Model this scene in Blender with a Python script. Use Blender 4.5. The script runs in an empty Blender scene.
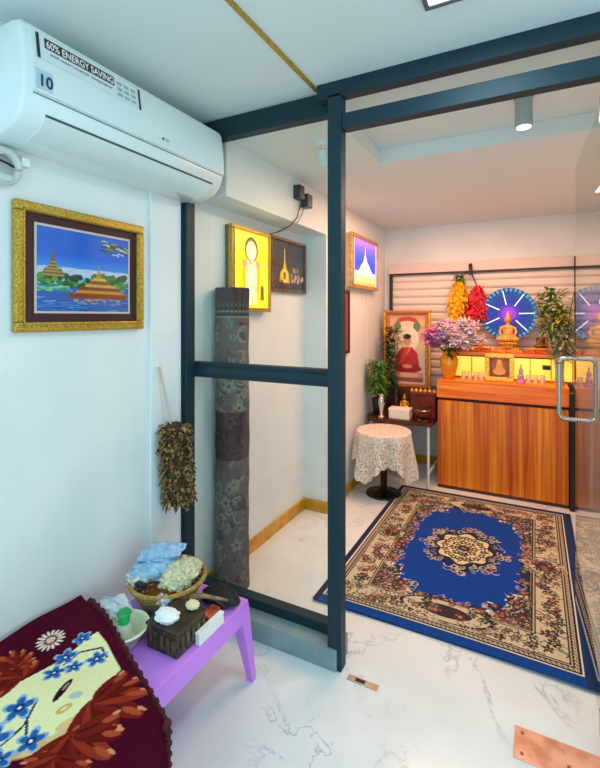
import bpy, bmesh, math, random
import numpy as np
from mathutils import Vector, Matrix, noise
random.seed(7); rng = np.random.RandomState(5)
PI = math.pi
S = bpy.context.scene
COL = S.collection

# ---------------------------------------------------------------- camera
cam_d = bpy.data.cameras.new('camera')
cam_d.sensor_fit = 'HORIZONTAL'; cam_d.sensor_width = 36; cam_d.lens = 27
cam_d.shift_y = -68/600; cam_d.clip_start = 0.02
cam = bpy.data.objects.new('camera', cam_d); COL.objects.link(cam)
cam.location = (0, 0, 1.5)
cam.rotation_euler = (PI/2, 0, math.atan(235/450))
S.camera = cam
# ---------------------------------------------------------------- world, lights, exposure
W = bpy.data.worlds.new('world'); S.world = W; W.use_nodes = True
bg = W.node_tree.nodes['Background']; bg.inputs[0].default_value = (.57, .90, 1, 1); bg.inputs[1].default_value = 1.34
S.view_settings.view_transform = 'Standard'; S.view_settings.look = 'None'
S.view_settings.gamma = 1; S.view_settings.use_curve_mapping = False
S.view_settings.exposure = 0

def area(name, loc, size, power, color, rot=(0,0,0), shape='SQUARE', spread=PI, size_y=None):
    l = bpy.data.lights.new(name, 'AREA'); l.energy = power; l.color = color; l.size = size; l.shape = shape
    if size_y: l.shape = 'RECTANGLE'; l.size_y = size_y
    l.spread = spread
    o = bpy.data.objects.new(name, l); COL.objects.link(o); o.location = loc; o.rotation_euler = rot
    return o
COOL = (.62, .91, 1.0); WARM = (1.0, .70, .47)
area('ceiling_panel_light', (-.155, 1.32, 2.478), .28, 6.8, COOL)
area('daylight_fill', (.1, -1.5, 1.5), 2.4, 17.5, (.70, .93, 1), (PI/2, 0, 0))  # added area lamp, unseen behind the camera, stands for daylight from the open back
area('cylinder_lamp_light', (-.045, 2.32, 2.33), .07, 5, (1, .86, .72), shape='DISK')
area('inner_warm_fill', (-.55, 3.45, 2.405), .9, 32, (1, .50, .29))  # added warm fill for the inner room, has no lamp fixture of its own
area('spot_lamp_light', (-.93, 2.30, 2.27), .08, 2, WARM, (0, .2, 0), shape='DISK')

# ---------------------------------------------------------------- materials
def lin(c):
    return tuple((x/12.92 if x <= .04045 else ((x+.055)/1.055)**2.4) for x in c)
def H(h):
    h = h.lstrip('#'); return lin(tuple(int(h[i:i+2], 16)/255 for i in (0, 2, 4)))
def mat(name, col, rough=.5, metal=0, spec=.5, emit=0, emit_col=None, coat=0, alpha=1, sheen=0):
    m = bpy.data.materials.new(name); m.use_nodes = True
    b = m.node_tree.nodes['Principled BSDF']
    c = H(col) if isinstance(col, str) else col
    b.inputs['Base Color'].default_value = (*c, 1); b.inputs['Roughness'].default_value = rough
    b.inputs['Metallic'].default_value = metal; b.inputs['Specular IOR Level'].default_value = spec
    if emit:
        e = H(emit_col) if emit_col else c
        b.inputs['Emission Color'].default_value = (*e, 1); b.inputs['Emission Strength'].default_value = emit
    b.inputs['Coat Weight'].default_value = coat
    b.inputs['Sheen Weight'].default_value = sheen
    b.inputs['Alpha'].default_value = alpha
    return m
def nd(m, t, **kw):
    n = m.node_tree.nodes.new(t)
    for k, v in kw.items(): setattr(n, k, v)
    return n
def lk(m, a, b): m.node_tree.links.new(a, b)
def noisy(name, c1, c2, scale=20, rough=.6, metal=0, bump=0, detail=4, stretch=None, lo=.35, hi=.65, **kw):
    m = mat(name, c1, rough, metal, **kw); b = m.node_tree.nodes['Principled BSDF']
    tc = nd(m, 'ShaderNodeTexCoord'); mp = nd(m, 'ShaderNodeMapping'); n = nd(m, 'ShaderNodeTexNoise')
    if stretch: mp.inputs['Scale'].default_value = stretch
    n.inputs['Scale'].default_value = scale; n.inputs['Detail'].default_value = detail
    r = nd(m, 'ShaderNodeValToRGB')
    r.color_ramp.elements[0].position = lo; r.color_ramp.elements[1].position = hi
    r.color_ramp.elements[0].color = (*H(c1), 1); r.color_ramp.elements[1].color = (*H(c2), 1)
    lk(m, tc.outputs['Object'], mp.inputs[0]); lk(m, mp.outputs[0], n.inputs[0]); lk(m, n.outputs[0], r.inputs[0]); lk(m, r.outputs[0], b.inputs['Base Color'])
    if bump:
        bp = nd(m, 'ShaderNodeBump'); bp.inputs['Strength'].default_value = bump; bp.inputs['Distance'].default_value = .01
        lk(m, n.outputs[0], bp.inputs['Height']); lk(m, bp.outputs[0], b.inputs['Normal'])
    return m
def painted(name, rough=.6, emit=0, coat=0, sheen=0, bump=0):
    m = mat(name, '#808080', rough, coat=coat, sheen=sheen, spec=.5 if rough < .6 else .08); b = m.node_tree.nodes['Principled BSDF']
    a = nd(m, 'ShaderNodeAttribute'); a.attribute_name = 'Col'
    lk(m, a.outputs['Color'], b.inputs['Base Color'])
    if emit:
        lk(m, a.outputs['Color'], b.inputs['Emission Color']); b.inputs['Emission Strength'].default_value = emit
    if bump:
        n = nd(m, 'ShaderNodeTexNoise'); n.inputs['Scale'].default_value = 500
        tc = nd(m, 'ShaderNodeTexCoord'); lk(m, tc.outputs['Object'], n.inputs[0])
        bp = nd(m, 'ShaderNodeBump'); bp.inputs['Strength'].default_value = bump; bp.inputs['Distance'].default_value = .004
        lk(m, n.outputs[0], bp.inputs['Height']); lk(m, bp.outputs[0], b.inputs['Normal'])
    return m
def glass(name, tint=(.96, .99, .98), ior=1.5):
    m = bpy.data.materials.new(name); m.use_nodes = True; nt = m.node_tree
    for n in list(nt.nodes):
        if n.type == 'BSDF_PRINCIPLED': nt.nodes.remove(n)
    out = nt.nodes['Material Output']
    t = nd(m, 'ShaderNodeBsdfTransparent'); t.inputs[0].default_value = (*tint, 1)
    g = nd(m, 'ShaderNodeBsdfGlossy'); g.inputs['Roughness'].default_value = 0
    f = nd(m, 'ShaderNodeFresnel'); f.inputs[0].default_value = ior
    mx = nd(m, 'ShaderNodeMixShader')
    ge = nd(m, 'ShaderNodeNewGeometry'); iv = nd(m, 'ShaderNodeMath', operation='SUBTRACT'); iv.inputs[0].default_value = 1
    fm = nd(m, 'ShaderNodeMath', operation='MULTIPLY')   # the pane reflects off its outer face once
    lk(m, ge.outputs['Backfacing'], iv.inputs[1]); lk(m, f.outputs[0], fm.inputs[0]); lk(m, iv.outputs[0], fm.inputs[1])
    lk(m, fm.outputs[0], mx.inputs[0]); lk(m, t.outputs[0], mx.inputs[1]); lk(m, g.outputs[0], mx.inputs[2]); lk(m, mx.outputs[0], out.inputs[0])
    return m

M_WALL = noisy('white_wall_paint', '#e9edee', '#e2e7e9', 3, .6)
M_CEIL = mat('white_ceiling_paint', '#e4e9e9', .7)
M_FRAME = mat('dark_teal_aluminium', '#122f3a', .5, .0, .35)
M_CURB = noisy('grey_curb_stone', '#8ba0a4', '#7b9094', 8, .4)
M_GOLD = noisy('gold_tile', '#e0a820', '#b8800f', 9, .3, 0)
M_GLASS = glass('window_glass')
M_DOORGLASS = glass('door_glass', (.93, .98, .96), 1.75)
M_STEEL = mat('brushed_steel', '#b8b8b4', .25, 1)
M_WHITE = mat('white_plastic', '#e8eeee', .3)
M_BLACK = mat('black_plastic', '#101214', .35)
M_GFRAME = noisy('gilded_wood', '#dcb644', '#96742c', 150, .28, .45, .25)
M_DKWOOD = noisy('dark_wood', '#5a2413', '#3a140b', 14, .35, stretch=(1, 8, 8))
M_BROWN = mat('brown_mat_board', '#3c1418', .6)
M_PURPLE = mat('lilac_plastic', '#d888f8', .35)
M_LEAF = noisy('leaf_green', '#2c6a22', '#6f9a3a', 30, .5)
M_LEAFD = noisy('dark_leaf_green', '#12301c', '#2c5a34', 30, .45)
M_LEAFY = noisy('yellow_green_leaf', '#6f7f26', '#c0b23a', 25, .5)
M_GOLDFIG = noisy('gold_leaf', '#ffd24a', '#d08a18', 40, .3, .5)

# floor: white marble with thin veins
M_FLOOR = mat('white_marble', '#e6e8e8', .16); b = M_FLOOR.node_tree.nodes['Principled BSDF']
tc = nd(M_FLOOR, 'ShaderNodeTexCoord')
n0 = nd(M_FLOOR, 'ShaderNodeTexNoise'); n0.inputs['Scale'].default_value = 1.6; n0.inputs['Detail'].default_value = 8; n0.inputs['Roughness'].default_value = .62; n0.inputs['Distortion'].default_value = .5
sb = nd(M_FLOOR, 'ShaderNodeMath', operation='SUBTRACT'); sb.inputs[1].default_value = .5
ab = nd(M_FLOOR, 'ShaderNodeMath', operation='ABSOLUTE')
r1 = nd(M_FLOOR, 'ShaderNodeValToRGB'); r1.color_ramp.elements[0].position = .0; r1.color_ramp.elements[1].position = .010
r1.color_ramp.elements[0].color = (1, 1, 1, 1); r1.color_ramp.elements[1].color = (0, 0, 0, 1)
n1 = nd(M_FLOOR, 'ShaderNodeTexNoise'); n1.inputs['Scale'].default_value = 1.9; n1.inputs['Detail'].default_value = 2
r2 = nd(M_FLOOR, 'ShaderNodeValToRGB'); r2.color_ramp.elements[0].position = .46; r2.color_ramp.elements[1].position = .62
ml = nd(M_FLOOR, 'ShaderNodeMath', operation='MULTIPLY')
mx = nd(M_FLOOR, 'ShaderNodeMixRGB'); mx.inputs[2].default_value = (*H('#b4bcc0'), 1)
n2 = nd(M_FLOOR, 'ShaderNodeTexNoise'); n2.inputs['Scale'].default_value = 2.5; n2.inputs['Detail'].default_value = 5
r3 = nd(M_FLOOR, 'ShaderNodeValToRGB'); r3.color_ramp.elements[0].position = .35; r3.color_ramp.elements[1].position = .7
r3.color_ramp.elements[0].color = (*H('#e3e7e7'), 1); r3.color_ramp.elements[1].color = (*H('#f1f3f3'), 1)
for n in (n0, n1, n2): lk(M_FLOOR, tc.outputs['Object'], n.inputs[0])
lk(M_FLOOR, n0.outputs[0], sb.inputs[0]); lk(M_FLOOR, sb.outputs[0], ab.inputs[0]); lk(M_FLOOR, ab.outputs[0], r1.inputs[0])
lk(M_FLOOR, n1.outputs[0], r2.inputs[0]); lk(M_FLOOR, r1.outputs[0], ml.inputs[0]); lk(M_FLOOR, r2.outputs[0], ml.inputs[1])
lk(M_FLOOR, n2.outputs[0], r3.inputs[0]); lk(M_FLOOR, r3.outputs[0], mx.inputs[1]); lk(M_FLOOR, ml.outputs[0], mx.inputs[0]); lk(M_FLOOR, mx.outputs[0], b.inputs['Base Color'])

# altar wood: vertical grain stripes
def grain(name, c1, c2, c3, axis_scale=(26, 26, .8), rough=.35):
    m = mat(name, c1, rough); b = m.node_tree.nodes['Principled BSDF']
    tc = nd(m, 'ShaderNodeTexCoord'); mp = nd(m, 'ShaderNodeMapping'); mp.inputs['Scale'].default_value = axis_scale
    n = nd(m, 'ShaderNodeTexNoise'); n.inputs['Scale'].default_value = 1; n.inputs['Detail'].default_value = 6; n.inputs['Distortion'].default_value = .6
    r = nd(m, 'ShaderNodeValToRGB'); r.color_ramp.elements[0].position = .34; r.color_ramp.elements[1].position = .66
    r.color_ramp.elements[0].color = (*H(c1), 1); r.color_ramp.elements[1].color = (*H(c3), 1)
    e = r.color_ramp.elements.new(.5); e.color = (*H(c2), 1)
    lk(m, tc.outputs['Object'], mp.inputs[0]); lk(m, mp.outputs[0], n.inputs[0]); lk(m, n.outputs[0], r.inputs[0]); lk(m, r.outputs[0], b.inputs['Base Color'])
    return m
M_ALTAR = grain('orange_grained_wood', '#a84806', '#d06c0c', '#ea9620')
M_ALTARTOP = grain('orange_top_wood', '#d05008', '#ee7810', '#fa9c28', (1, 20, 30))

# ---------------------------------------------------------------- mesh helpers
class MB:
    def __init__(s): s.bm = bmesh.new()
    def box(s, x0, x1, y0, y1, z0, z1, bev=0, mtx=None):
        r = bmesh.ops.create_cube(s.bm, size=1)
        vs = r['verts']
        for v in vs: v.co = Vector(((x0+x1)/2+v.co.x*(x1-x0), (y0+y1)/2+v.co.y*(y1-y0), (z0+z1)/2+v.co.z*(z1-z0)))
        if bev:
            es = list({e for v in vs for e in v.link_edges})
            g = bmesh.ops.bevel(s.bm, geom=es, offset=bev, segments=2, affect='EDGES', profile=.5)
            vs = list({v for f in g['faces'] for v in f.verts} | {v for v in vs if v.is_valid})
        if mtx is not None: bmesh.ops.transform(s.bm, matrix=mtx, verts=[v for v in vs if v.is_valid])
        return s
    def lathe(s, prof, seg=24, c=(0, 0, 0), mtx=None, cap=True):
        rings = []
        for r, z in prof:
            rings.append([s.bm.verts.new((c[0]+r*math.cos(2*PI*i/seg), c[1]+r*math.sin(2*PI*i/seg), c[2]+z)) for i in range(seg)])
        for a, b in zip(rings[:-1], rings[1:]):
            for i in range(seg):
                j = (i+1) % seg; s.bm.faces.new((a[i], a[j], b[j], b[i]))
        if cap:
            s.bm.faces.new(rings[0][::-1]); s.bm.faces.new(rings[-1])
        if mtx is not None: bmesh.ops.transform(s.bm, matrix=mtx, verts=[v for r in rings for v in r])
        return s
    def tube(s, pts, r, seg=8, taper=None):
        pts = [Vector(p) for p in pts]; rings = []
        for k, p in enumerate(pts):
            d = (pts[min(k+1, len(pts)-1)]-pts[max(k-1, 0)]).normalized()
            u = d.cross(Vector((0, 0, 1)));
            if u.length < .05: u = d.cross(Vector((1, 0, 0)))
            u.normalize(); w = d.cross(u).normalized()
            rr = r if taper is None else r*(1+(taper-1)*k/(len(pts)-1))
            rings.append([s.bm.verts.new(p+u*rr*math.cos(2*PI*i/seg)+w*rr*math.sin(2*PI*i/seg)) for i in range(seg)])
        for a, b in zip(rings[:-1], rings[1:]):
            for i in range(seg):
                j = (i+1) % seg; s.bm.faces.new((a[i], a[j], b[j], b[i]))
        s.bm.faces.new(rings[0][::-1]); s.bm.faces.new(rings[-1])
        return s
    def ball(s, c, r, seg=12, rot=None):
        if not hasattr(r, '__len__'): r = (r, r, r)
        m = Matrix.Translation(c) @ (rot.to_4x4() if rot is not None else Matrix()) @ Matrix.Diagonal((*r, 1))
        bmesh.ops.create_uvsphere(s.bm, u_segments=seg, v_segments=max(6, seg*2//3), radius=1, matrix=m)
        return s
    def prism(s, pts, z0, z1):
        a = [s.bm.verts.new((*p, z0)) for p in pts]; b = [s.bm.verts.new((*p, z1)) for p in pts]
        n = len(pts); s.bm.faces.new(a[::-1]); s.bm.faces.new(b)
        for i in range(n):
            j = (i+1) % n; s.bm.faces.new((a[i], a[j], b[j], b[i]))
        return s
    def hexa(s, c8):   # bottom four then top four corners
        v = [s.bm.verts.new(p) for p in c8]
        for f in ((3, 2, 1, 0), (4, 5, 6, 7), (0, 1, 5, 4), (1, 2, 6, 5), (2, 3, 7, 6), (3, 0, 4, 7)): s.bm.faces.new([v[i] for i in f])
        return s
    def leaf(s, p, d, L, w, droop=.3, fold=.25):
        p = Vector(p); d = Vector(d).normalized(); u = d.cross(Vector((0, 0, 1)))
        if u.length < .05: u = Vector((1, 0, 0))
        u.normalize(); n = u.cross(d).normalized()
        ws = [0.15, .8, 1, .7, .02]; prev = None
        for k in range(5):
            t = k/4; q = p+d*L*t-Vector((0, 0, 1))*droop*L*t*t
            a = s.bm.verts.new(q-u*w*ws[k]+n*w*fold); m = s.bm.verts.new(q); c = s.bm.verts.new(q+u*w*ws[k]+n*w*fold)
            if prev: s.bm.faces.new((prev[0], prev[1], m, a)); s.bm.faces.new((prev[1], prev[2], c, m))
            prev = (a, m, c)
        return s
    def build(s, name, m, parent=None, smooth=False, fix=True):
        if fix: bmesh.ops.recalc_face_normals(s.bm, faces=s.bm.faces)
        me = bpy.data.meshes.new(name); s.bm.to_mesh(me); s.bm.free()
        me.materials.append(m)
        o = bpy.data.objects.new(name, me); COL.objects.link(o)
        if parent is not None:
            o.parent = parent; o.matrix_parent_inverse = Matrix.Translation(parent.location).inverted() if parent.type == 'EMPTY' and parent.rotation_euler.z == 0 and parent.parent is None else Matrix()
        if smooth:
            for p in me.polygons: p.use_smooth = True
            try: me.set_sharp_from_angle(angle=math.radians(40))
            except Exception: pass
        return o
# meshes are written in world coordinates; an Empty at the thing's base is undone by the parent inverse above
def thing(name, label, cat, loc=(0, 0, 0), group=None):
    o = bpy.data.objects.new(name, None); COL.objects.link(o); o.location = loc; o.empty_display_size = .05
    o['label'] = label; o['category'] = cat
    if group: o['group'] = group
    return o
def tag(o, label, cat, group=None, kind=None):
    o['label'] = label; o['category'] = cat
    if group: o['group'] = group
    if kind: o['kind'] = kind
    return o
def struct(o, label=None, cat=None):
    o['kind'] = 'structure'
    if label: o['label'] = label
    if cat: o['category'] = cat
    return o
def senv(name, label, cat):
    o = bpy.data.objects.new(name, None); COL.objects.link(o); return struct(o, label, cat)
def sub(o, parent):    # sub-part: parent is a mesh at the origin with the world-space mesh
    o.parent = parent; o.matrix_parent_inverse = Matrix(); return o
def place_copy(t, delta, label, group=None):
    r = t.copy(); COL.objects.link(r); r.location = Vector(t.location)+Vector(delta); r['label'] = label
    if group: r['group'] = group
    for ch in list(t.children):
        c = ch.copy(); COL.objects.link(c); c.parent = r; c.matrix_parent_inverse = ch.matrix_parent_inverse.copy()
        for g in list(ch.children):
            d = g.copy(); COL.objects.link(d); d.parent = c; d.matrix_parent_inverse = g.matrix_parent_inverse.copy()
    return r

# painter: a canvas of vertex colours over real surfaces
class Cv:
    def __init__(s, w, h, nx, ny, bgc):
        s.w, s.h, s.nx, s.ny = w, h, nx, ny
        s.u, s.v = np.meshgrid(np.linspace(0, w, nx), np.linspace(0, h, ny))
        s.c = np.zeros((ny, nx, 3)); s.c[:] = H(bgc)
    def put(s, mask, col, a=1.):
        c = np.array(H(col)) if isinstance(col, str) else np.array(col)
        mk = mask.astype(float)*a; s.c = s.c*(1-mk[..., None])+c*mk[..., None]
    def ell(s, x, y, rx, ry, col, rot=0, a=1.):
        R = max(rx, ry)*1.05; i0 = max(0, int((x-R)/s.w*(s.nx-1))); i1 = min(s.nx, int((x+R)/s.w*(s.nx-1))+2)
        j0 = max(0, int((y-R)/s.h*(s.ny-1))); j1 = min(s.ny, int((y+R)/s.h*(s.ny-1))+2)
        if i0 >= i1 or j0 >= j1: return
        U = s.u[j0:j1, i0:i1]-x; V = s.v[j0:j1, i0:i1]-y; c, q = math.cos(rot), math.sin(rot)
        m = ((U*c+V*q)/rx)**2+((-U*q+V*c)/ry)**2 <= 1
        cc = np.array(H(col)); blk = s.c[j0:j1, i0:i1]; blk[m] = blk[m]*(1-a)+cc*a
    def rect(s, x0, y0, x1, y1, col, a=1.): s.put((s.u >= x0) & (s.u <= x1) & (s.v >= y0) & (s.v <= y1), col, a)
    def poly(s, P, col, a=1.):
        ins = np.zeros(s.u.shape, bool); n = len(P)
        for i in range(n):
            x1, y1 = P[i]; x2, y2 = P[(i+1) % n]
            if y1 == y2: continue
            c = ((s.v > y1) != (s.v > y2)) & (s.u < (x2-x1)*(s.v-y1)/(y2-y1)+x1); ins ^= c
        s.put(ins, col, a)
    def line(s, P, w, col):
        for (x1, y1), (x2, y2) in zip(P[:-1], P[1:]):
            n = max(2, int(math.hypot(x2-x1, y2-y1)/(w*.7)))
            for k in range(n+1): s.ell(x1+(x2-x1)*k/n, y1+(y2-y1)*k/n, w, w, col)
    def arc(s, x, y, r, a0, a1, w, col, ry=None):
        n = 12; s.line([(x+r*math.cos(a0+(a1-a0)*k/n), y+(ry or r)*math.sin(a0+(a1-a0)*k/n)) for k in range(n+1)], w, col)
    def flower(s, x, y, r, col, cc, n=5, a0=0.):
        for k in range(n):
            a = a0+2*PI*k/n; s.ell(x+r*.58*math.cos(a), y+r*.58*math.sin(a), r*.45, r*.3, col, a)
        s.ell(x, y, r*.28, r*.28, cc)
    def speckle(s, amt):
        s.c *= 1+amt*(rng.rand(s.ny, s.nx, 1)-.5)*2; s.c = np.clip(s.c, 0, 1)
def grid_obj(name, cv, fn, m, parent=None, smooth=True):
    """fn(U,V arrays) -> X,Y,Z arrays"""
    X, Y, Z = fn(cv.u, cv.v); ny, nx = cv.ny, cv.nx
    co = np.stack([np.broadcast_to(X, cv.u.shape), np.broadcast_to(Y, cv.u.shape), np.broadcast_to(Z, cv.u.shape)], -1).reshape(-1, 3).astype(np.float32)
    idx = np.arange(nx*ny).reshape(ny, nx)
    q = np.stack([idx[:-1, :-1], idx[:-1, 1:], idx[1:, 1:], idx[1:, :-1]], -1).reshape(-1, 4)
    me = bpy.data.meshes.new(name); me.vertices.add(len(co)); me.vertices.foreach_set('co', co.ravel())
    me.loops.add(q.size); me.loops.foreach_set('vertex_index', q.ravel().astype(np.int32))
    me.polygons.add(len(q)); me.polygons.foreach_set('loop_start', np.arange(0, q.size, 4, dtype=np.int32))
    me.polygons.foreach_set('loop_total', np.full(len(q), 4, np.int32)); me.update(calc_edges=True)
    at = me.color_attributes.new('Col', 'FLOAT_COLOR', 'POINT')
    at.data.foreach_set('color', np.concatenate([cv.c, np.ones((ny, nx, 1))], -1).reshape(-1).astype(np.float32))
    me.materials.append(m)
    if smooth: me.polygons.foreach_set('use_smooth', np.ones(len(q), bool))
    o = bpy.data.objects.new(name, me); COL.objects.link(o)
    if parent is not None:
        o.parent = parent
        o.matrix_parent_inverse = Matrix.Translation(parent.location).inverted() if parent.type == 'EMPTY' else Matrix()
    return o
def text_obj(name, txt, size, m, origin, xdir, ydir, parent, ext=.0006, bold=0, width=None):
    cu = bpy.data.curves.new(name, 'FONT'); cu.body = txt; cu.size = size; cu.extrude = ext; cu.offset = bold
    t = bpy.data.objects.new(name, cu); COL.objects.link(t)
    bpy.context.view_layer.update()
    me = bpy.data.meshes.new_from_object(t.evaluated_get(bpy.context.evaluated_depsgraph_get()))
    bpy.data.objects.remove(t); me.name = name
    sx = 1
    if width:
        xs = [v.co.x for v in me.vertices]; sx = width/(max(xs)-min(xs))
    x = Vector(xdir).normalized(); y = Vector(ydir).normalized(); z = x.cross(y)
    for v in me.vertices: v.co = Vector(origin)+x*v.co.x*sx+y*v.co.y+z*v.co.z
    me.materials.clear(); me.materials.append(m)
    o = bpy.data.objects.new(name, me); COL.objects.link(o)
    if parent is not None:
        o.parent = parent; o.matrix_parent_inverse = Matrix.Translation(parent.location).inverted() if parent.type == 'EMPTY' else Matrix()
    return o

# ---------------------------------------------------------------- room shell
struct(MB().box(-1.7, 1.4, -1.4, 4.75, -.1, 0).build('floor', M_FLOOR))
struct(MB().box(-1.7, -1.6, -1.4, 4.75, 0, 2.495).build('wall_left', M_WALL))
struct(MB().box(-1.7, 1.4, 4.65, 4.75, 0, 2.495).build('wall_back', M_WALL))
struct(MB().box(-1.6, -1.41, 3.13, 4.65, 0, 2.41).build('wall_left_column', M_WALL))
struct(MB().box(.55, .65, 1.91, 4.65, 0, 2.495).build('wall_right', M_WALL))
struct(MB().box(.32, 1.4, 1.755, 1.91, 0, 2.495).build('wall_partition', M_WALL))
struct(MB().box(-1.7, 1.4, -1.4, 4.75, 2.495, 2.6).build('ceiling', M_CEIL))
mb = MB(); mb.prism([(-1.6, 1.90), (-.82, 1.90), (-.82, 2.60), (.55, 2.60), (.55, 4.65), (-1.6, 4.65)], 2.41, 2.494)
struct(mb.build('ceiling_dropped', M_CEIL))
struct(MB().box(-1.6, -1.41, 1.88, 3.13, 2.12, 2.41).build('trim_1', M_WALL), 'white boxed beam along the top of the left wall', 'beam')
struct(MB().box(-1.6, -1.585, 1.535, 1.735, 0, 2.10, .004).build('trim_2', M_WALL), 'white vertical panel on the left wall beside the partition', 'trim')
struct(MB().box(-.862, -.842, -1.4, 1.80, 2.487, 2.496, .003).build('trim_3', M_GFRAME), 'thin gold strip across the ceiling', 'trim')
struct(MB().box(-1.6, -1.585, 1.92, 3.13, 0, .085, .003).build('baseboard_left', M_GOLD))
mb = MB(); mb.box(-1.6, -1.395, 3.115, 3.13, 0, .085, .003); mb.box(-1.41, -1.395, 3.13, 4.65, 0, .085, .003)
struct(mb.build('baseboard_column', M_GOLD))
struct(MB().box(-1.395, -.76, 4.635, 4.65, 0, .085, .003).build('baseboard_back', M_GOLD))

# rolling shutter window on the back wall
win = senv('window_1', 'closed pale roller shutter window above the altar', 'window')
mb = MB(); mb.box(-1.36, .54, 4.60, 4.65, 1.935, 2.03, .004)
o = mb.build('shutter_box', mat('pale_pink_metal', '#e6d3cc', .5), win)
cv_sl = MB(); z = 1.925; M_SLAT = mat('shutter_slat_metal', '#f2e4da', .45, 0)
while z > .95:
    pr = [(0, 0), (.010, -.006), (.018, -.022), (.018, -.055), (.010, -.070), (0, -.076)]
    a = [cv_sl.bm.verts.new((-1.32, 4.648-p[0], z+p[1])) for p in pr]; c = [cv_sl.bm.verts.new((.50, 4.648-p[0], z+p[1])) for p in pr]
    for i in range(5): cv_sl.bm.faces.new((a[i], a[i+1], c[i+1], c[i]))
    cv_sl.bm.faces.new(a); cv_sl.bm.faces.new(c[::-1])
    z -= .079
cv_sl.build('shutter', M_SLAT, win)
mb = MB(); mb.box(-1.345, .51, 4.59, 4.62, 1.922, 1.936); mb.box(-1.345, -1.325, 4.59, 4.64, .9, 1.922); mb.box(.50, .515, 4.59, 4.64, .9, 1.922)
mb.build('window_frame', mat('dark_brown_metal', '#3a2824', .4, .3), win)
mb = MB(); mb.box(.303, .315, 4.57, 4.60, .95, 2.02); mb.build('window_bar', M_BLACK, win)

# ---------------------------------------------------------------- glass partition
part = senv('wall_glass', 'dark teal framed glass partition between the two rooms', 'partition')
MB().box(-.785, -.722, 1.755, 1.81, 0, 2.44, .003).build('post', M_FRAME, part)
MB().box(-.835, 1.0, 1.755, 1.81, 2.428, 2.495, .002).build('top_beam', M_FRAME, part)
MB().box(-.72, .262, 1.757, 1.81, 2.287, 2.352, .002).build('door_header', M_FRAME, part)
MB().box(.262, .32, 1.755, 1.81, 0, 2.43, .002).build('post', M_FRAME, part)
mb = MB(); mb.box(-1.60, -.785, 1.82, 1.875, 2.392, 2.49, .002); mb.build('top_rail', M_FRAME, part)
MB().box(-1.60, -1.562, 1.752, 1.815, .09, 2.40, .002).build('side_stile', M_FRAME, part)
mb = MB(); mb.box(-1.60, -.785, 1.82, 1.875, 1.185, 1.262, .003); mb.box(-1.60, -.785, 1.812, 1.822, 1.205, 1.242, .002); mb.build('mid_rail', M_FRAME, part)
MB().box(-1.60, -.785, 1.82, 1.875, .09, .135, .002).build('bottom_rail', M_FRAME, part)
MB().box(-1.60, -.74, 1.745, 1.88, 0, .09, .003).build('curb', M_CURB, part)
MB().box(-1.60, -.785, 1.846, 1.852, 1.262, 2.392).build('pane', M_GLASS, part)
MB().box(-1.60, -.785, 1.846, 1.852, .135, 1.185).build('pane', M_GLASS, part)
MB().box(-.722, .225, 1.78, 1.786, 2.352, 2.428).build('pane', M_GLASS, part)

# glass door leaf, swung open into the inner room
door = senv('door_1', 'frameless glass door standing open with a steel pull handle', 'door')
door.location = (.225, 1.79, 0); door.rotation_euler.z = math.radians(2.0)
def dpart(mb, name, m, smooth=False):
    o = mb.build(name, m, None, smooth); o.parent = door; return o
dpart(MB().box(-.006, .006, 0.0, .94, .022, 2.275), 'pane', M_DOORGLASS)
mb = MB(); mb.box(-.018, .018, -.01, .13, 2.19, 2.285, .003); dpart(mb, 'top_patch', M_STEEL)
mb = MB(); mb.box(-.018, .018, -.01, .13, .012, .10, .003); dpart(mb, 'bottom_patch', M_STEEL)
for sx in (-1, 1):
    pts = [(sx*.006, .875, 1.285)]
    for k in range(7):
        a = k/6*PI/2; pts.append((sx*(.055+.03*math.sin(a)), .875, 1.255+.03*math.cos(a)))
    for k in range(7):
        a = k/6*PI/2; pts.append((sx*(.055+.03*math.cos(a)), .875, 1.005-.03*math.sin(a)))
    pts.append((sx*.006, .875, .975))
    dpart(MB().tube(pts, .011, 10), 'handle', M_STEEL, True)

# floor hardware
fs = thing('floor_hinge_plate', 'copper coloured floor hinge cover plate below the open glass door', 'hinge plate', (.06, 1.755, 0))
MB().box(-.065, .245, 1.69, 1.825, 0, .004, .001).build('plate', noisy('copper_plate', '#e8b49a', '#c98a6c', 14, .35, .35), fs)
M_SCREW = mat('dull_brass', '#8a6a48', .4, .8)
for x, y in ((-.04, 1.715), (-.04, 1.80), (.10, 1.735)): MB().lathe([(.006, 0), (.006, .002), (.003, .0022)], 12, (x, y, .004)).build('screw', M_SCREW, fs)
fk = thing('floor_lock_plate', 'small worn floor lock plate beside the dark post', 'lock plate', (-.62, 1.75, 0))
MB().box(-.69, -.56, 1.735, 1.765, 0, .003, .001).build('plate', noisy('worn_plate', '#b9b2aa', '#c8926e', 18, .4, .4), fk)
MB().box(-.655, -.615, 1.742, 1.758, .003, .0045).build('slot', M_BLACK, fk)

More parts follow.
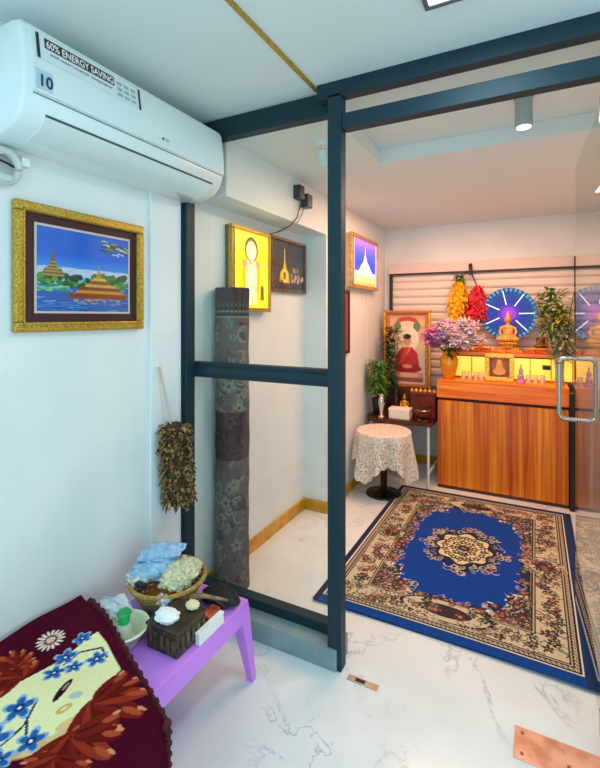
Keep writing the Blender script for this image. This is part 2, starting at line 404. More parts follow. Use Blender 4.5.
# ceiling fittings
cp = thing('ceiling_panel_lamp', 'square led ceiling panel above the near room', 'ceiling light', (-.155, 1.32, 2.495))
mb = MB()
for b4 in ((-.313, -.003, 1.165, 1.180), (-.313, -.003, 1.460, 1.475), (-.313, -.298, 1.18, 1.46), (-.018, -.003, 1.18, 1.46)): mb.box(*b4, 2.482, 2.495)
mb.build('panel_frame', mat('grey_lamp_rim', '#59646a', .4), cp)
MB().box(-.298, -.018, 1.18, 1.46, 2.486, 2.495).build('diffuser', mat('lamp_diffuser', '#ffffff', .5, emit=1.6, emit_col='#eefaff'), cp)
cl = thing('cylinder_ceiling_lamp', 'white cylinder ceiling lamp in the inner room', 'ceiling light', (-.045, 2.26, 2.495))
MB().lathe([(.036, -.145), (.037, -.14), (.037, -.02), (.034, -.018)], 24, (-.045, 2.26, 2.495)).build('lamp_body', mat('grey_white_enamel', '#a4aca6', .4), cl, True)
MB().lathe([(.040, -.018), (.040, 0)], 24, (-.045, 2.26, 2.495)).build('mounting_collar', mat('grey_enamel', '#6c7470', .4), cl, True)
MB().lathe([(.030, -.148), (.030, -.145)], 24, (-.045, 2.26, 2.495)).build('lamp_lens', mat('warm_lens', '#fff0d8', .4, emit=3, emit_col='#ffe8c8'), cl)
def spot(x, y, z, label):
    t = thing('spot_lamp', label, 'ceiling light', (x, y, z), None)
    MB().lathe([(.035, -.018), (.035, 0)], 20, (x, y, z)).build('mounting_base', M_WHITE, t, True)
    MB().tube([(x, y, z-.015), (x, y, z-.05)], .008).build('stem', M_WHITE, t, True)
    mt = Matrix.Translation((x, y, z-.08)) @ Matrix.Rotation(.5, 4, 'X')
    MB().lathe([(.03, -.045), (.034, -.04), (.034, .03), (.026, .045)], 20, mtx=mt).build('lamp_head', mat('pale_enamel', '#d4d6cf', .4), t, True)
spot(-.99, 2.15, 2.41, 'white spot lamp on the dropped ceiling behind the fixed glass')

# ---------------------------------------------------------------- air conditioner
ac = thing('air_conditioner', 'long white wall air conditioner with energy label above the landscape picture', 'air conditioner', (-1.6, 1.3, 2.08))
y0, y1 = .815, 1.80
prof = [(-1.6, 2.415), (-1.43, 2.418), (-1.395, 2.41), (-1.380, 2.385), (-1.365, 2.28), (-1.362, 2.22), (-1.368, 2.175), (-1.385, 2.13), (-1.42, 2.095), (-1.50, 2.075), (-1.6, 2.075)]
def ac_slice(pr, ya, yb, rnd=.012):
    mb = MB(); cx = -1.52; cz = 2.24
    secs = [(ya, .93), (ya+rnd*.4, .975), (ya+rnd, 1), (yb-rnd, 1), (yb-rnd*.4, .975), (yb, .93)] if rnd else [(ya, 1), (yb, 1)]
    rings = []
    for y, k in secs: rings.append([mb.bm.verts.new((p[0] if p[0] < -1.59 else cx+(p[0]-cx)*k, y, cz+(p[1]-cz)*k)) for p in pr])
    n = len(pr)
    for a, c in zip(rings[:-1], rings[1:]):
        for i in range(n): j = (i+1) % n; mb.bm.faces.new((a[i], a[j], c[j], c[i]))
    mb.bm.faces.new(rings[0]); mb.bm.faces.new(rings[-1][::-1]); return mb
M_AC = mat('white_gloss_plastic', '#e4eeee', .22)
ac_slice(prof, y0, y1).build('casing', M_AC, ac, True)
# front panel sits 2 mm proud above the seam, louver below
mb = MB()
def strip(mb, pr, ya, yb, t):
    a = []; 
    for y in (ya, yb):
        r = []
        for k, (x, z) in enumerate(pr):
            p0 = Vector(pr[max(0, k-1)]); p1 = Vector(pr[min(len(pr)-1, k+1)]); d = (p1-p0).normalized(); nn = Vector((-d.y, d.x))
            if nn.x < 0: nn = -nn
            r.append((mb.bm.verts.new((x+nn.x*t, y, z+nn.y*t)), mb.bm.verts.new((x-nn.x*.002, y, z-nn.y*.002))))
        a.append(r)
    for k in range(len(pr)-1):
        mb.bm.faces.new((a[0][k][0], a[0][k+1][0], a[1][k+1][0], a[1][k][0]))
    mb.bm.faces.new([v[0] for v in a[0]]+[v[1] for v in a[0]][::-1]); mb.bm.faces.new(([v[0] for v in a[1]]+[v[1] for v in a[1]][::-1])[::-1])
    for k in (0, len(pr)-1): mb.bm.faces.new((a[0][k][0], a[0][k][1], a[1][k][1], a[1][k][0]))
strip(mb, [(-1.392, 2.405), (-1.380, 2.385), (-1.3675, 2.30), (-1.3635, 2.245), (-1.3630, 2.196)], y0+.03, y1-.006, .003); mb.build('front_panel', M_AC, ac, True)
mb = MB(); strip(mb, [(-1.3640, 2.1905), (-1.3643, 2.1865)], y0+.03, y1-.02, .0012); mb.build('seam', mat('grey_seam', '#7c8a8c', .5), ac)
mb = MB(); strip(mb, [(-1.3850, 2.132), (-1.42, 2.097), (-1.48, 2.080)], y0+.08, y1-.07, .004); mb.build('louver', M_AC, ac, True)
mb = MB(); strip(mb, [(-1.3800, 2.142), (-1.3835, 2.1345)], y0+.08, y1-.07, .0012); mb.build('outlet_slot', mat('dark_slot', '#4a5658', .6), ac)
# label with writing, on the panel plane x ~ -1.371 (slightly leaning)
def acx(z, off=.0045): # panel surface
    if z > 2.30: return -1.380+(2.385-z)*(.0125/.085)+off
    return -1.3675+(2.30-z)*(.004/.055)+off if z > 2.245 else -1.3635+(2.245-z)*(.0005/.049)+off
def plate(ya, yb, za, zb, off, m, name):
    mb = MB(); vs = [mb.bm.verts.new((acx(z, off), y, z)) for y, z in ((ya, za), (yb, za), (yb, zb), (ya, zb))]; mb.bm.faces.new(vs)
    vs2 = [mb.bm.verts.new((acx(z, off-.001), y, z)) for y, z in ((ya, za), (yb, za), (yb, zb), (ya, zb))]; mb.bm.faces.new(vs2[::-1])
    for i in range(4): j = (i+1) % 4; mb.bm.faces.new((vs2[i], vs2[j], vs[j], vs[i]))
    return mb.build(name, m, ac)
lab = plate(.862, 1.268, 2.303, 2.385, .0046, mat('label_white', '#dfe8e8', .4), 'energy_label')
updir = (-.0125, 0, .085)
st = plate(.885, 1.150, 2.345, 2.379, .0052, mat('label_maroon', '#4a1f2c', .4), 'label_band'); st['label'] = 'dark maroon band of the label'
for ya in (.858, 1.262): plate(ya, ya+.010, 2.303, 2.385, .0054, mat('label_edge', '#20262a', .5), 'label_edge')
M_INK = mat('dark_ink', '#2a3a4a', .5); M_TXT = mat('white_ink', '#f4f4f0', .5)
text_obj('label_text', '60% ENERGY SAVING', .034, M_TXT, (acx(2.351, .0056), .890, 2.350), (0, 1, 0), updir, ac, .0003, .0004, .255)
text_obj('label_text', 'with smart inverter compressor', .016, M_INK, (acx(2.328, .0052), .90, 2.327), (0, 1, 0), updir, ac, .0002, 0, .24)
for k in range(3):
    for z in (2.316, 2.337, 2.358): plate(1.162+k*.032, 1.162+k*.032+.023, z, z+.012, .0052, mat('label_grey', '#9db3b2', .5), 'label_mark')
plate(.850, .905, 2.205, 2.268, .0042, mat('badge_blue', '#b9cfe0', .4), 'warranty_badge')
text_obj('badge_text', '10', .050, M_INK, (acx(2.245, .0052), .857, 2.217), (0, 1, 0), (0, 0, 1), ac, .0003, .0012, .040)
mb = MB(); mb.lathe([(.006, 0), (.006, .0012)], 16, mtx=Matrix.Translation((acx(2.232, .0030), 1.385, 2.232)) @ Matrix.Rotation(PI/2, 4, 'Y')); mb.build('logo', mat('logo_grey', '#5a5560', .4), ac)
text_obj('logo_text', 'LG', .018, mat('logo_ink', '#8b8f92', .4), (acx(2.227, .0040), 1.396, 2.226), (0, 1, 0), (0, 0, 1), ac, .0003)

# coiled white pipe by the left picture
pc = thing('pipe_coil', 'white coiled pipe hanging on the wall below the air conditioner', 'pipe', (-1.57, .86, 2.0))
pts = []
for k in range(46):
    a = k/45*2*PI*1.7+.6; r = .058-.0003*k; pts.append((-1.583+.0012*k*.6, .868+r*math.cos(a), 2.0+r*math.sin(a)))
MB().tube(pts, .014, 8).build('pipe', mat('grey_white_pipe', '#ccd5d4', .45), pc, True)
MB().box(-1.6, -1.555, .925, .955, 2.015, 2.045, .004).build('clip', M_WHITE, pc)
MB().tube([(-1.57, .925, 2.0), (-1.566, .88, 2.012), (-1.566, .81, 2.022)], .004).build('band', M_BLACK, pc, True)

# ---------------------------------------------------------------- pictures
def frame_obj(name, parent, x_wall, depth, ya, yb, za, zb, w, m, tilt=0, inner_drop=.3):
    mb = MB()
    for (a, b, c, d) in ((ya, yb, zb-w, zb), (ya, yb, za, za+w), (ya, ya+w, za+w, zb-w), (yb-w, yb, za+w, zb-w)):
        mb.box(x_wall+.001, x_wall+depth, a, b, c, d, min(w, depth)*.22)
    # inner raised bead
    w2 = w*.72
    for (a, b, c, d) in ((ya+w2, yb-w2, zb-w2-.006, zb-w2), (ya+w2, yb-w2, za+w2, za+w2+.006), (ya+w2, ya+w2+.006, za+w2, zb-w2), (yb-w2-.006, yb-w2, za+w2, zb-w2)):
        mb.box(x_wall+depth*.5, x_wall+depth+.004, a, b, c, d, .001)
    return mb.build(name, m, parent)
def wall_canvas(name, cv, x, ya, za, m, parent):
    return grid_obj(name, cv, lambda U, V: (x+0*U, ya+U, za+V), m, parent, False)

lp = thing('landscape_picture', 'gold framed picture of a blue lake with pagodas on the near left wall', 'picture', (-1.6, 1.19, 1.45))
frame_obj('frame', lp, -1.6, .028, .912, 1.484, 1.442, 1.905, .036, M_GFRAME)
MB().box(-1.598, -1.586, .945, 1.451, 1.475, 1.872).build('mat_board', M_BROWN, lp)
cv = Cv(.41, .31, 190, 150, '#2a62c8')
for k in range(30): cv.rect(0, .10+k*.007, .41, .107+k*.007, '#%02x%02x%02x' % (int(140-120*min(1, k/14)), int(190-90*min(1, k/16)), int(236-32*min(1, k/24))))
for k in range(5): cv.ell(.08*k+.05, .15, .07, .018, '#c9d2e6', 0, .75)
cv.rect(0, 0, .41, .10, '#1f5cae')
for k in range(80):
    cv.ell(rng.rand()*.41, rng.rand()*.095, .012+.02*rng.rand(), .0016, ['#5fa0e0', '#0f3f8c', '#2f78c4', '#3d88c0'][k % 4])
for k in range(110): cv.ell(rng.rand()*.41, .098+.04*rng.rand(), .012, .010, ['#1f5a34', '#2f7a3c', '#16402c', '#4f9a44'][k % 4])
for k in range(26): cv.ell(.24+rng.rand()*.16, .118+.03*rng.rand(), .014, .012, ['#2d5a30', '#3f7a3a'][k % 2])
for k in range(30): cv.ell(rng.rand()*.13, .075+.02*rng.rand(), .014, .004, ['#4fb89a', '#2f8a78', '#6fc88a'][k % 3])
# left pagoda
cv.poly([(.015, .13), (.03, .16), (.045, .165), (.055, .20), (.062, .24), (.067, .20), (.078, .165), (.095, .16), (.11, .13)], '#6a5a34')
for k in range(5): cv.rect(.02+.008*k, .132+.012*k, .105-.008*k, .138+.012*k, '#b08f4a')
# golden palace barge
cv.poly([(.13, .052), (.395, .052), (.405, .068), (.385, .075), (.12, .07)], '#8a3c1a')
for k, (a, b2) in enumerate(((.15, .39), (.165, .37), (.19, .35), (.21, .32), (.225, .30))):
    cv.poly([(a, .072+.013*k), (b2, .072+.013*k), (b2-.012, .084+.013*k), (a+.012, .084+.013*k)], ['#c98c2c', '#8a3a20', '#d8a440', '#9a4a24', '#dcae48'][k])
cv.poly([(.245, .135), (.255, .16), (.26, .19), (.265, .16), (.275, .135)], '#c08a34')
for k in range(30): cv.ell(.15+rng.rand()*.22, .03+rng.rand()*.02, .01, .0018, '#caa24a')
for k in range(34):
    x = .275+.135*rng.rand(); y = .225+.05*rng.rand()+.1*(.41-x)*.5
    cv.arc(x, y, .020, .3, 2.2, .0026, ['#c8ccb0', '#3f5a40', '#7f8f70', '#24402c'][k % 4], .010)
MB().box(-1.590, -1.584, .985, 1.411, 1.510, 1.837).build('slip', mat('pale_slip', '#cfc0b4', .6), lp)
wall_canvas('painting', cv, -1.5835, .993, 1.518, painted('landscape_paint', .25, coat=.4), lp)

# yellow light box: standing golden figure
yb = thing('yellow_light_box', 'tall glowing yellow picture box of a standing golden statue', 'light box', (-1.6, 2.33, 1.53))
mb = MB(); mb.box(-1.6, -1.56, 2.12, 2.545, 1.53, 2.035, .003)
mb.build('box', mat('box_side_brown', '#6e5a2a', .5, .2), yb)
frame_obj('frame', yb, -1.575, .03, 2.115, 2.55, 1.525, 2.04, .026, M_GFRAME)
cv = Cv(.385, .465, 110, 130, '#f4e21c')
cv.rect(.02, .02, .365, .445, '#fdf02a')
cv.poly([(.05, .05), (.09, .3), (.14, .36), (.24, .36), (.29, .3), (.34, .05)], '#f0d010')
cv.poly([(.13, .02), (.13, .30), (.16, .34), (.22, .34), (.25, .30), (.25, .02)], '#fff89a')
cv.poly([(.145, .05), (.15, .28), (.19, .31), (.23, .28), (.235, .05)], '#f7f3b8')
cv.ell(.19, .36, .075, .075, '#8a7a2c'); cv.ell(.19, .352, .055, .06, '#f2e6a0'); cv.ell(.19, .335, .038, .048, '#f6f0c0')
cv.arc(.19, .37, .06, .3, 2.8, .008, '#4a4a24', .06)
for sx in (-1, 1):
    cv.line([(.19+sx*.05, .30), (.19+sx*.085, .22), (.19+sx*.07, .10)], .006, '#c79a10')
    cv.ell(.19+sx*.075, .27, .03, .02, '#f0a060')
cv.ell(.18, .28, .018, .02, '#f0b070'); cv.rect(.295, .05, .335, .12, '#6f6412'); cv.ell(.315, .125, .02, .02, '#6f6412')
cv.rect(.06, .125, .30, .13, '#e0c010')
wall_canvas('lit_picture', cv, -1.5555, 2.14, 1.55, painted('lit_yellow_picture', .3, emit=.75), yb)

# pagoda picture at night
pp = thing('pagoda_picture', 'dark framed night picture of a golden pagoda beside the yellow light box', 'picture', (-1.6, 2.88, 1.67))
frame_obj('frame', pp, -1.6, .03, 2.60, 3.115, 1.668, 2.052, .022, noisy('bronze_frame', '#8a6a48', '#6a4a30', 30, .4, .3))
cv = Cv(.475, .345, 120, 90, '#3a3430')
for k in range(12): cv.rect(0, .06+k*.02, .475, .08+k*.02, '#%02x%02x%02x' % (72-2*k, 62-2*k, 58-2*k))
cv.rect(0, 0, .475, .06, '#2a201a')
cv.poly([(.10, .05), (.11, .12), (.15, .15), (.165, .21), (.172, .30), (.18, .21), (.20, .15), (.235, .12), (.245, .05)], '#e8c020')
cv.ell(.172, .10, .045, .05, '#ffe83a'); cv.ell(.172, .10, .02, .03, '#8a6a10'); cv.rect(.169, .20, .176, .29, '#fff4b0')
for k in range(14): cv.ell(.27+.19*rng.rand(), .06+.09*rng.rand(), .014, .018, ['#d8c0b8', '#a08078', '#c8a090'][k % 3])
for k in range(24): cv.ell(rng.rand()*.475, .01+.05*rng.rand(), .018, .01, ['#4a2a1c', '#6a3a20', '#1c1410'][k % 3])
MB().box(-1.598, -1.582, 2.62, 3.095, 1.69, 2.03).build('backing', M_DKWOOD, pp)
wall_canvas('painting', cv, -1.5815, 2.62, 1.688, painted('night_paint', .3, coat=.3), pp)

# blue light box with white pagoda
bb = thing('blue_light_box', 'glowing blue picture box of a white pagoda on the column', 'light box', (-1.41, 3.88, 1.74))
MB().box(-1.409, -1.36, 3.535, 4.235, 1.745, 2.205, .003).build('box', mat('box_side_cream', '#c9a878', .5), bb)
frame_obj('frame', bb, -1.385, .035, 3.53, 4.24, 1.74, 2.21, .035, noisy('pale_gold_frame', '#d8b070', '#b08a50', 30, .35, .4))
cv = Cv(.63, .40, 110, 100, '#1c4ee8')
for k in range(10): cv.rect(0, .10+k*.03, .63, .13+k*.03, ['#1a50f0', '#1448e4', '#1040d8', '#1a44e0', '#2a50e8', '#3a54e8', '#5a5ae8', '#7a60e8', '#9a70e8', '#a878e0'][k])
cv.rect(0, 0, .63, .11, '#e8b860'); cv.rect(.05, .03, .58, .12, '#f8e8b0')
cv.poly([(.06, .10), (.14, .125), (.20, .17), (.26, .21), (.295, .27), (.31, .36), (.325, .27), (.36, .21), (.42, .17), (.50, .125), (.58, .10)], '#eaf6ff')
cv.ell(.31, .15, .12, .06, '#ffffff'); cv.rect(0, 0, .035, .40, '#b8c8ff'); cv.rect(.595, 0, .63, .40, '#b8c8ff')
for k in range(16): cv.ell(.05+.035*k, .06, .012, .02, ['#f0c050', '#fff0c0', '#d89a30'][k % 3])
wall_canvas('lit_picture', cv, -1.3595, 3.57, 1.775, painted('lit_blue_picture', .3, emit=.7), bb)
cordb = MB().tube([(-1.40, 4.06, 1.742), (-1.404, 4.06, 1.5), (-1.404, 4.055, 1.2), (-1.404, 4.06, .95)], .006).build('white_cable', mat('cream_cord', '#e8dcc0', .5), None, True)
tag(cordb, 'cream cord running down the column below the blue light box', 'cord')

dp = thing('dark_picture_frame', 'dark brown framed picture on the column, mostly behind the partition post', 'picture', (-1.41, 3.4, 1.19))
frame_obj('frame', dp, -1.41, .022, 3.24, 3.58, 1.186, 1.72, .025, M_DKWOOD)
MB().box(-1.409, -1.399, 3.26, 3.56, 1.21, 1.70).build('print', mat('brick_print', '#9a4a38', .5), dp)

# power adapters and cord
ad = thing('power_adapter', 'black plug adapter on the beam, left one of the pair', 'adapter', (-1.41, 2.63, 2.31))
MB().box(-1.41, -1.355, 2.595, 2.665, 2.27, 2.36, .006).build('adapter_body', M_BLACK, ad)
MB().box(-1.412, -1.4095+.004, 2.585, 2.675, 2.262, 2.368).build('socket_plate', M_WHITE, ad)
MB().tube([(-1.385, 2.63, 2.272), (-1.385, 2.645, 2.22), (-1.388, 2.62, 2.15), (-1.42, 2.58, 2.09), (-1.52, 2.56, 2.05), (-1.572, 2.54, 2.04)], .004).build('cord', M_BLACK, ad, True)
ad2 = thing('power_adapter', 'black plug adapter on the beam, right one of the pair', 'adapter', (-1.41, 2.74, 2.29))
MB().box(-1.41, -1.350, 2.70, 2.775, 2.235, 2.325, .006).build('adapter_body', M_BLACK, ad2)
MB().tube([(-1.385, 2.72, 2.238), (-1.385, 2.68, 2.18), (-1.39, 2.64, 2.13), (-1.43, 2.62, 2.08), (-1.53, 2.60, 2.06)], .0035).build('cord', mat('clear_cord', '#a89a90', .4), ad2, True)

# ---------------------------------------------------------------- rolled floor mat standing behind the fixed glass
roll = thing('rolled_carpet', 'tall rolled up dark floral carpet standing upright behind the fixed glass', 'carpet', (-1.497, 2.05, 0))
CW = 2*PI*.094; cv = Cv(CW, 1.655, 170, 420, '#6a5c5e')
for k in range(420):
    x = rng.rand()*CW; y = rng.rand()*1.5; c = ['#76796a', '#868474', '#66705f', '#4e4248', '#72665f', '#807a6c', '#52464e'][rng.randint(7)]
    if k % 3 == 0: cv.flower(x, y, .018+.022*rng.rand(), c, '#5a4c48', 5, rng.rand()*6)
    elif k % 3 == 1: cv.arc(x, y, .02+.035*rng.rand(), rng.rand()*6, 3+rng.rand()*6, .004, c)
    else: cv.ell(x, y, .012+.02*rng.rand(), .006+.01*rng.rand(), c, rng.rand()*3)
cv.rect(0, .72, CW, .98, '#4a2c36', .72); cv.rect(0, 1.50, CW, 1.655, '#3c3436', .8)
for k in range(26): cv.ell(k/26*CW, 1.525, .009, .005, '#7f8a78'); cv.ell(k/26*CW, 1.56, .006, .012, '#5a5a54')
cv.rect(0, 1.49, CW, 1.50, '#8a8a78'); cv.speckle(.12)
def roll_fn(U, V):
    a = U/CW*2*PI; r = .094*(1+.018*np.sin(a*3+V*7)+.012*np.sin(V*31+a*2))
    return -1.497+r*np.cos(a), 2.05+r*np.sin(a), V
grid_obj('carpet_surface', cv, roll_fn, painted('rolled_carpet_pile', .9, bump=.3), roll)
mb = MB(); pts = []
for k in range(110):
    a = k*.3; r = .006+.085*k/110; pts.append((-1.497+r*math.cos(a), 2.05+r*math.sin(a), 1.650))
mb.tube(pts, .0055, 5); mb.build('rolled_end', noisy('carpet_backing', '#6a6058', '#4a443e', 80, .9), roll)

# ---------------------------------------------------------------- wall duster
du = thing('hanging_duster', 'shaggy brown duster hanging on the white panel by its handle', 'duster', (-1.53, 1.64, .62))
MB().tube([(-1.575, 1.575, 1.27), (-1.56, 1.592, 1.16), (-1.535, 1.615, .98)], .0055, 8).build('handle', mat('pale_cane', '#c9b9ae', .6), du, True)
MB().tube([(-1.585, 1.572, 1.262), (-1.572, 1.572, 1.268)], .008, 8).build('nail', M_WHITE, du)
M_SHAG = noisy('shaggy_brown_straw', '#3a1e10', '#d0a868', 70, .8, lo=.4, hi=.68)
mb = MB(); mb.lathe([(.045, 0), (.058, .02), (.060, .2), (.056, .36), (.03, .39)], 18, mtx=Matrix.Translation((-1.525, 1.652, .60)) @ Matrix.Rotation(.08, 4, 'X'))
mb.build('core', noisy('dark_straw', '#2a170d', '#5a3c22', 60, .9), du, True)
mb = MB()
for k in range(640):
    a = rng.rand()*2*PI; z = .605+.375*rng.rand(); yc = 1.658-(z-.6)*.08; r = .055
    p = (-1.525+r*math.cos(a)*.9, yc+r*math.sin(a), z)
    mb.leaf(p, (math.cos(a)*.9+rng.randn()*.45, math.sin(a)*.9+rng.randn()*.45, -.15+rng.randn()*.55), .020+.022*rng.rand(), .007+.006*rng.rand(), .5, .6)
o = mb.build('straw_tufts', M_SHAG, du, fix=False)

# ---------------------------------------------------------------- lilac stool
st = thing('plastic_stool', 'low lilac plastic stool beside the partition holding a basket and boxes', 'stool', (-1.26, 1.27, 0))
mb = MB(); mb.box(-1.47, -1.045, .985, 1.545, .315, .335, .006); mb.build('seat', M_PURPLE, st, True)
mb = MB()
for b4 in ((-1.47, -1.045, .985, .993), (-1.47, -1.045, 1.537, 1.545), (-1.47, -1.462, .985, 1.545), (-1.053, -1.045, .985, 1.545)): mb.box(*b4, .255, .32)
mb.build('apron', M_PURPLE, st)
for sx, sy in ((1, 1), (1, -1), (-1, 1), (-1, -1)):
    X = -1.2575+sx*.2125; Y = 1.265+sy*.28; fx = X+sx*.022; fy = Y+sy*.022
    def q(x, y, w, z): 
        return [(x, y, z), (x-sx*w, y, z), (x-sx*w, y-sy*w, z), (x, y-sy*w, z)]
    mb = MB(); mb.hexa(q(fx, fy, .026, 0)+q(X, Y, .058, .318)); mb.build('leg', M_PURPLE, st)

# basket with cloths
bk = thing('wicker_basket', 'round tan wicker basket of cloths on the lilac stool', 'basket', (-1.335, 1.385, .336))
M_WICK = noisy('tan_wicker', '#8a6428', '#caa85a', 120, .6, bump=.6)
c = (-1.335, 1.385, .336); mb = MB()
for k in range(11):
    t = k/10; r = .095+.05*t; z = .004+.088*t
    mb.tube([(c[0]+(r+.003*math.sin(a*12+k*PI))*math.cos(a), c[1]+(r+.003*math.sin(a*12+k*PI))*math.sin(a), c[2]+z) for a in [2*PI*i/72 for i in range(73)]], .0052, 6)
mb.build('woven_side', M_WICK, bk, True)
mb = MB()
for k in range(24):
    a = 2*PI*k/24; mb.tube([(c[0]+.095*math.cos(a), c[1]+.095*math.sin(a), c[2]+.002), (c[0]+.146*math.cos(a), c[1]+.146*math.sin(a), c[2]+.094)], .004, 5)
mb.build('stakes', M_WICK, bk)
MB().lathe([(.001, 0), (.094, 0), (.094, .005), (.001, .005)], 24, c).build('base', M_WICK, bk)
MB().tube([(c[0]+.15*math.cos(a), c[1]+.15*math.sin(a), c[2]+.098) for a in [2*PI*i/48 for i in range(49)]], .009, 8).build('rim', M_WICK, bk, True)
def crumple(c, r, seed, amp=.3, freq=2.2, sub=4, floor_z=None):
    mb = MB(); bmesh.ops.create_icosphere(mb.bm, subdivisions=sub, radius=1)
    for v in mb.bm.verts:
        n = v.co.normalized(); k = 1+amp*(abs(noise.noise(n*freq+Vector((seed, 0, 0))))*2-.4)+amp*.35*noise.noise(n*freq*3+Vector((seed, 5, 0)))
        v.co = Vector((c[0]+n.x*r[0]*k, c[1]+n.y*r[1]*k, c[2]+n.z*r[2]*k))
        if floor_z and v.co.z < floor_z: v.co.z = floor_z
    return mb
M_LACEC = noisy('cream_lace_cloth', '#e8e4c4', '#b9b48c', 90, .8, bump=.4)
tag(crumple((-1.275, 1.395, .452), (.062, .095, .046), 3).build('lace_cloth', M_LACEC, None, True), 'cream lace cloth crumpled in the right side of the basket', 'cloth')
tag(crumple((-1.415, 1.315, .445), (.045, .05, .028), 8).build('lace_cloth', noisy('ivory_cloth', '#e6e6d8', '#b8b8a4', 60, .8), None, True), 'ivory crumpled cloth at the left edge of the basket', 'cloth')
tw = thing('blue_towel', 'folded light blue towel heaped on top of the wicker basket', 'towel', (-1.37, 1.38, .45))
M_TOWEL = noisy('light_blue_towel', '#84b0d6', '#b0cde6', 55, .9, bump=.5)
def fold(c, r, rz, seed):
    mb = crumple((0, 0, 0), r, seed, .22, 1.7); bmesh.ops.transform(mb.bm, matrix=Matrix.Translation(c) @ Matrix.Rotation(rz, 4, 'Z') @ Matrix.Rotation(-.15, 4, 'Y'), verts=mb.bm.verts); return mb
fold((-1.395, 1.375, .462), (.105, .075, .040), .65, 1).build('lower_fold', M_TOWEL, tw, True)
fold((-1.390, 1.400, .512), (.092, .062, .030), .55, 4).build('upper_fold', M_TOWEL, tw, True)
tag(MB().box(-1.395, -1.345, 1.262, 1.288, .44, .455, .006).build('black_comb', M_BLACK), 'small black case tucked in the front of the basket', 'case')

# carved tissue box
tb = thing('tissue_box', 'dark carved wooden tissue box on the lilac stool', 'tissue box', (-1.14, 1.23, .336))
M_CARV = noisy('carved_dark_wood', '#241a12', '#5a4a30', 60, .5, bump=.9)
MB().box(-1.213, -1.072, 1.155, 1.305, .336, .418, .004).build('box', M_CARV, tb)
MB().box(-1.217, -1.068, 1.151, 1.309, .416, .425, .003).build('lid', M_DKWOOD if False else noisy('dark_olive_wood', '#2a2016', '#443522', 30, .4), tb)
mb = MB()
for k in range(5):
    mb.box(-1.200+.027*k, -1.185+.027*k, 1.150, 1.156, .355, .40, .002)
    mb.box(-1.0735, -1.0665, 1.172+.027*k, 1.187+.027*k, .355, .40, .002)
mb.build('carving', noisy('worn_carving', '#6a5c3c', '#3a2c1c', 50, .5), tb)
crumple((-1.155, 1.195, .438), (.046, .036, .020), 12, .22, 1.6).build('tissue', mat('white_tissue', '#f4f7f8', .8), tb, True)
tag(crumple((-1.118, 1.285, .437), (.026, .022, .012), 14, .2).build('cream_napkin', mat('cream_paper', '#e8dfb4', .8), None, True), 'small cream napkin on the back of the tissue box', 'napkin')
bl = thing('booklet', 'small white booklet beside the tissue box', 'booklet', (-1.035, 1.33, .336))
MB().box(-1.066, -1.046, 1.24, 1.38, .336, .376, .002).build('pages', mat('white_paper', '#f0eeee', .7), bl)
MB().box(-1.067, -1.0455, 1.238, 1.382, .376, .378).build('cover', mat('white_cover', '#f7f7f7', .4), bl)
tag(MB().box(-1.11, -1.070, 1.318, 1.39, .337, .385, .004).build('orange_packet', noisy('orange_print', '#e0672a', '#8a2c14', 30, .4)), 'small orange printed packet between the booklet and the tissue box', 'packet')
ho = thing('wooden_horn', 'brown curved wooden scraper lying behind the tissue box', 'scraper', (-1.12, 1.37, .336))
MB().tube([(-1.17, 1.34, .42), (-1.13, 1.36, .425), (-1.09, 1.385, .415), (-1.06, 1.42, .395)], .012, 8, taper=.35).build('horn', noisy('horn_brown', '#6a5038', '#9a7a54', 30, .4), ho, True)
bg_ = thing('black_pouch', 'flat black pouch on the far corner of the lilac stool', 'pouch', (-1.13, 1.48, .336))
mb = crumple((-1.135, 1.475, .362), (.082, .055, .03), 22, .15, 1.5, floor_z=.337); mb.build('pouch_body', noisy('black_cloth', '#0e0e12', '#26242a', 40, .8), bg_, True)
MB().tube([(-1.20, 1.44, .36), (-1.17, 1.41, .385), (-1.11, 1.415, .38), (-1.08, 1.43, .36)], .005, 6).build('strap', M_BLACK, bg_, True)

# colander bowl with green capped bottle
tr = thing('cream_bowl', 'shallow cream plastic bowl half under the blanket edge', 'bowl', (-1.300, 1.128, .336))
MB().lathe([(.045, 0), (.05, 0), (.082, .052), (.088, .055), (.088, .060), (.080, .060), (.046, .006), (.001, .006)], 32, (-1.300, 1.128, .336), cap=False).build('bowl_body', mat('cream_plastic', '#d8dcb8', .35), tr, True)
MB().tube([(-1.300+.088*math.cos(a), 1.128+.088*math.sin(a), .396) for a in [2*PI*i/40 for i in range(41)]], .004, 6).build('rim', mat('ivory_plastic', '#f0f0d4', .3), tr, True)
bo = thing('small_bottle', 'small clear bottle with a bright green cap in the cream bowl', 'bottle', (-1.285, 1.12, .345))
M_CLEAR = mat('cloudy_clear_plastic', '#dfe8e0', .2, alpha=.45)
MB().lathe([(.024, 0), (.027, .004), (.027, .055), (.018, .072), (.012, .076), (.012, .09)], 20, (-1.285, 1.12, .345)).build('bottle_body', M_CLEAR, bo, True)
MB().lathe([(.019, .074), (.019, .108), (.016, .112)], 20, (-1.285, 1.12, .345)).build('cap', mat('bright_green_plastic', '#10b050', .3), bo, True)
MB().lathe([(.024, .104), (.026, .106), (.021, .114)], 20, (-1.285, 1.12, .345)).build('cap_flange', mat('green_plastic', '#0c9a48', .3), bo, True)
tag(crumple((-1.40, 1.185, .385), (.065, .042, .048), 31, .3, 2.0).build('plastic_bag', mat('white_film', '#e4eef4', .25, alpha=.75), None, True), 'crumpled white plastic bag between the bowl and the basket', 'bag')
cu = thing('steel_cup', 'small shiny steel cup between the bowl and the tissue box', 'cup', (-1.255, 1.225, .336))
MB().lathe([(.020, 0), (.030, .045), (.031, .062), (.028, .062), (.018, .004), (.001, .004)], 24, (-1.252, 1.232, .336), cap=False).build('cup_body', M_STEEL, cu, True)
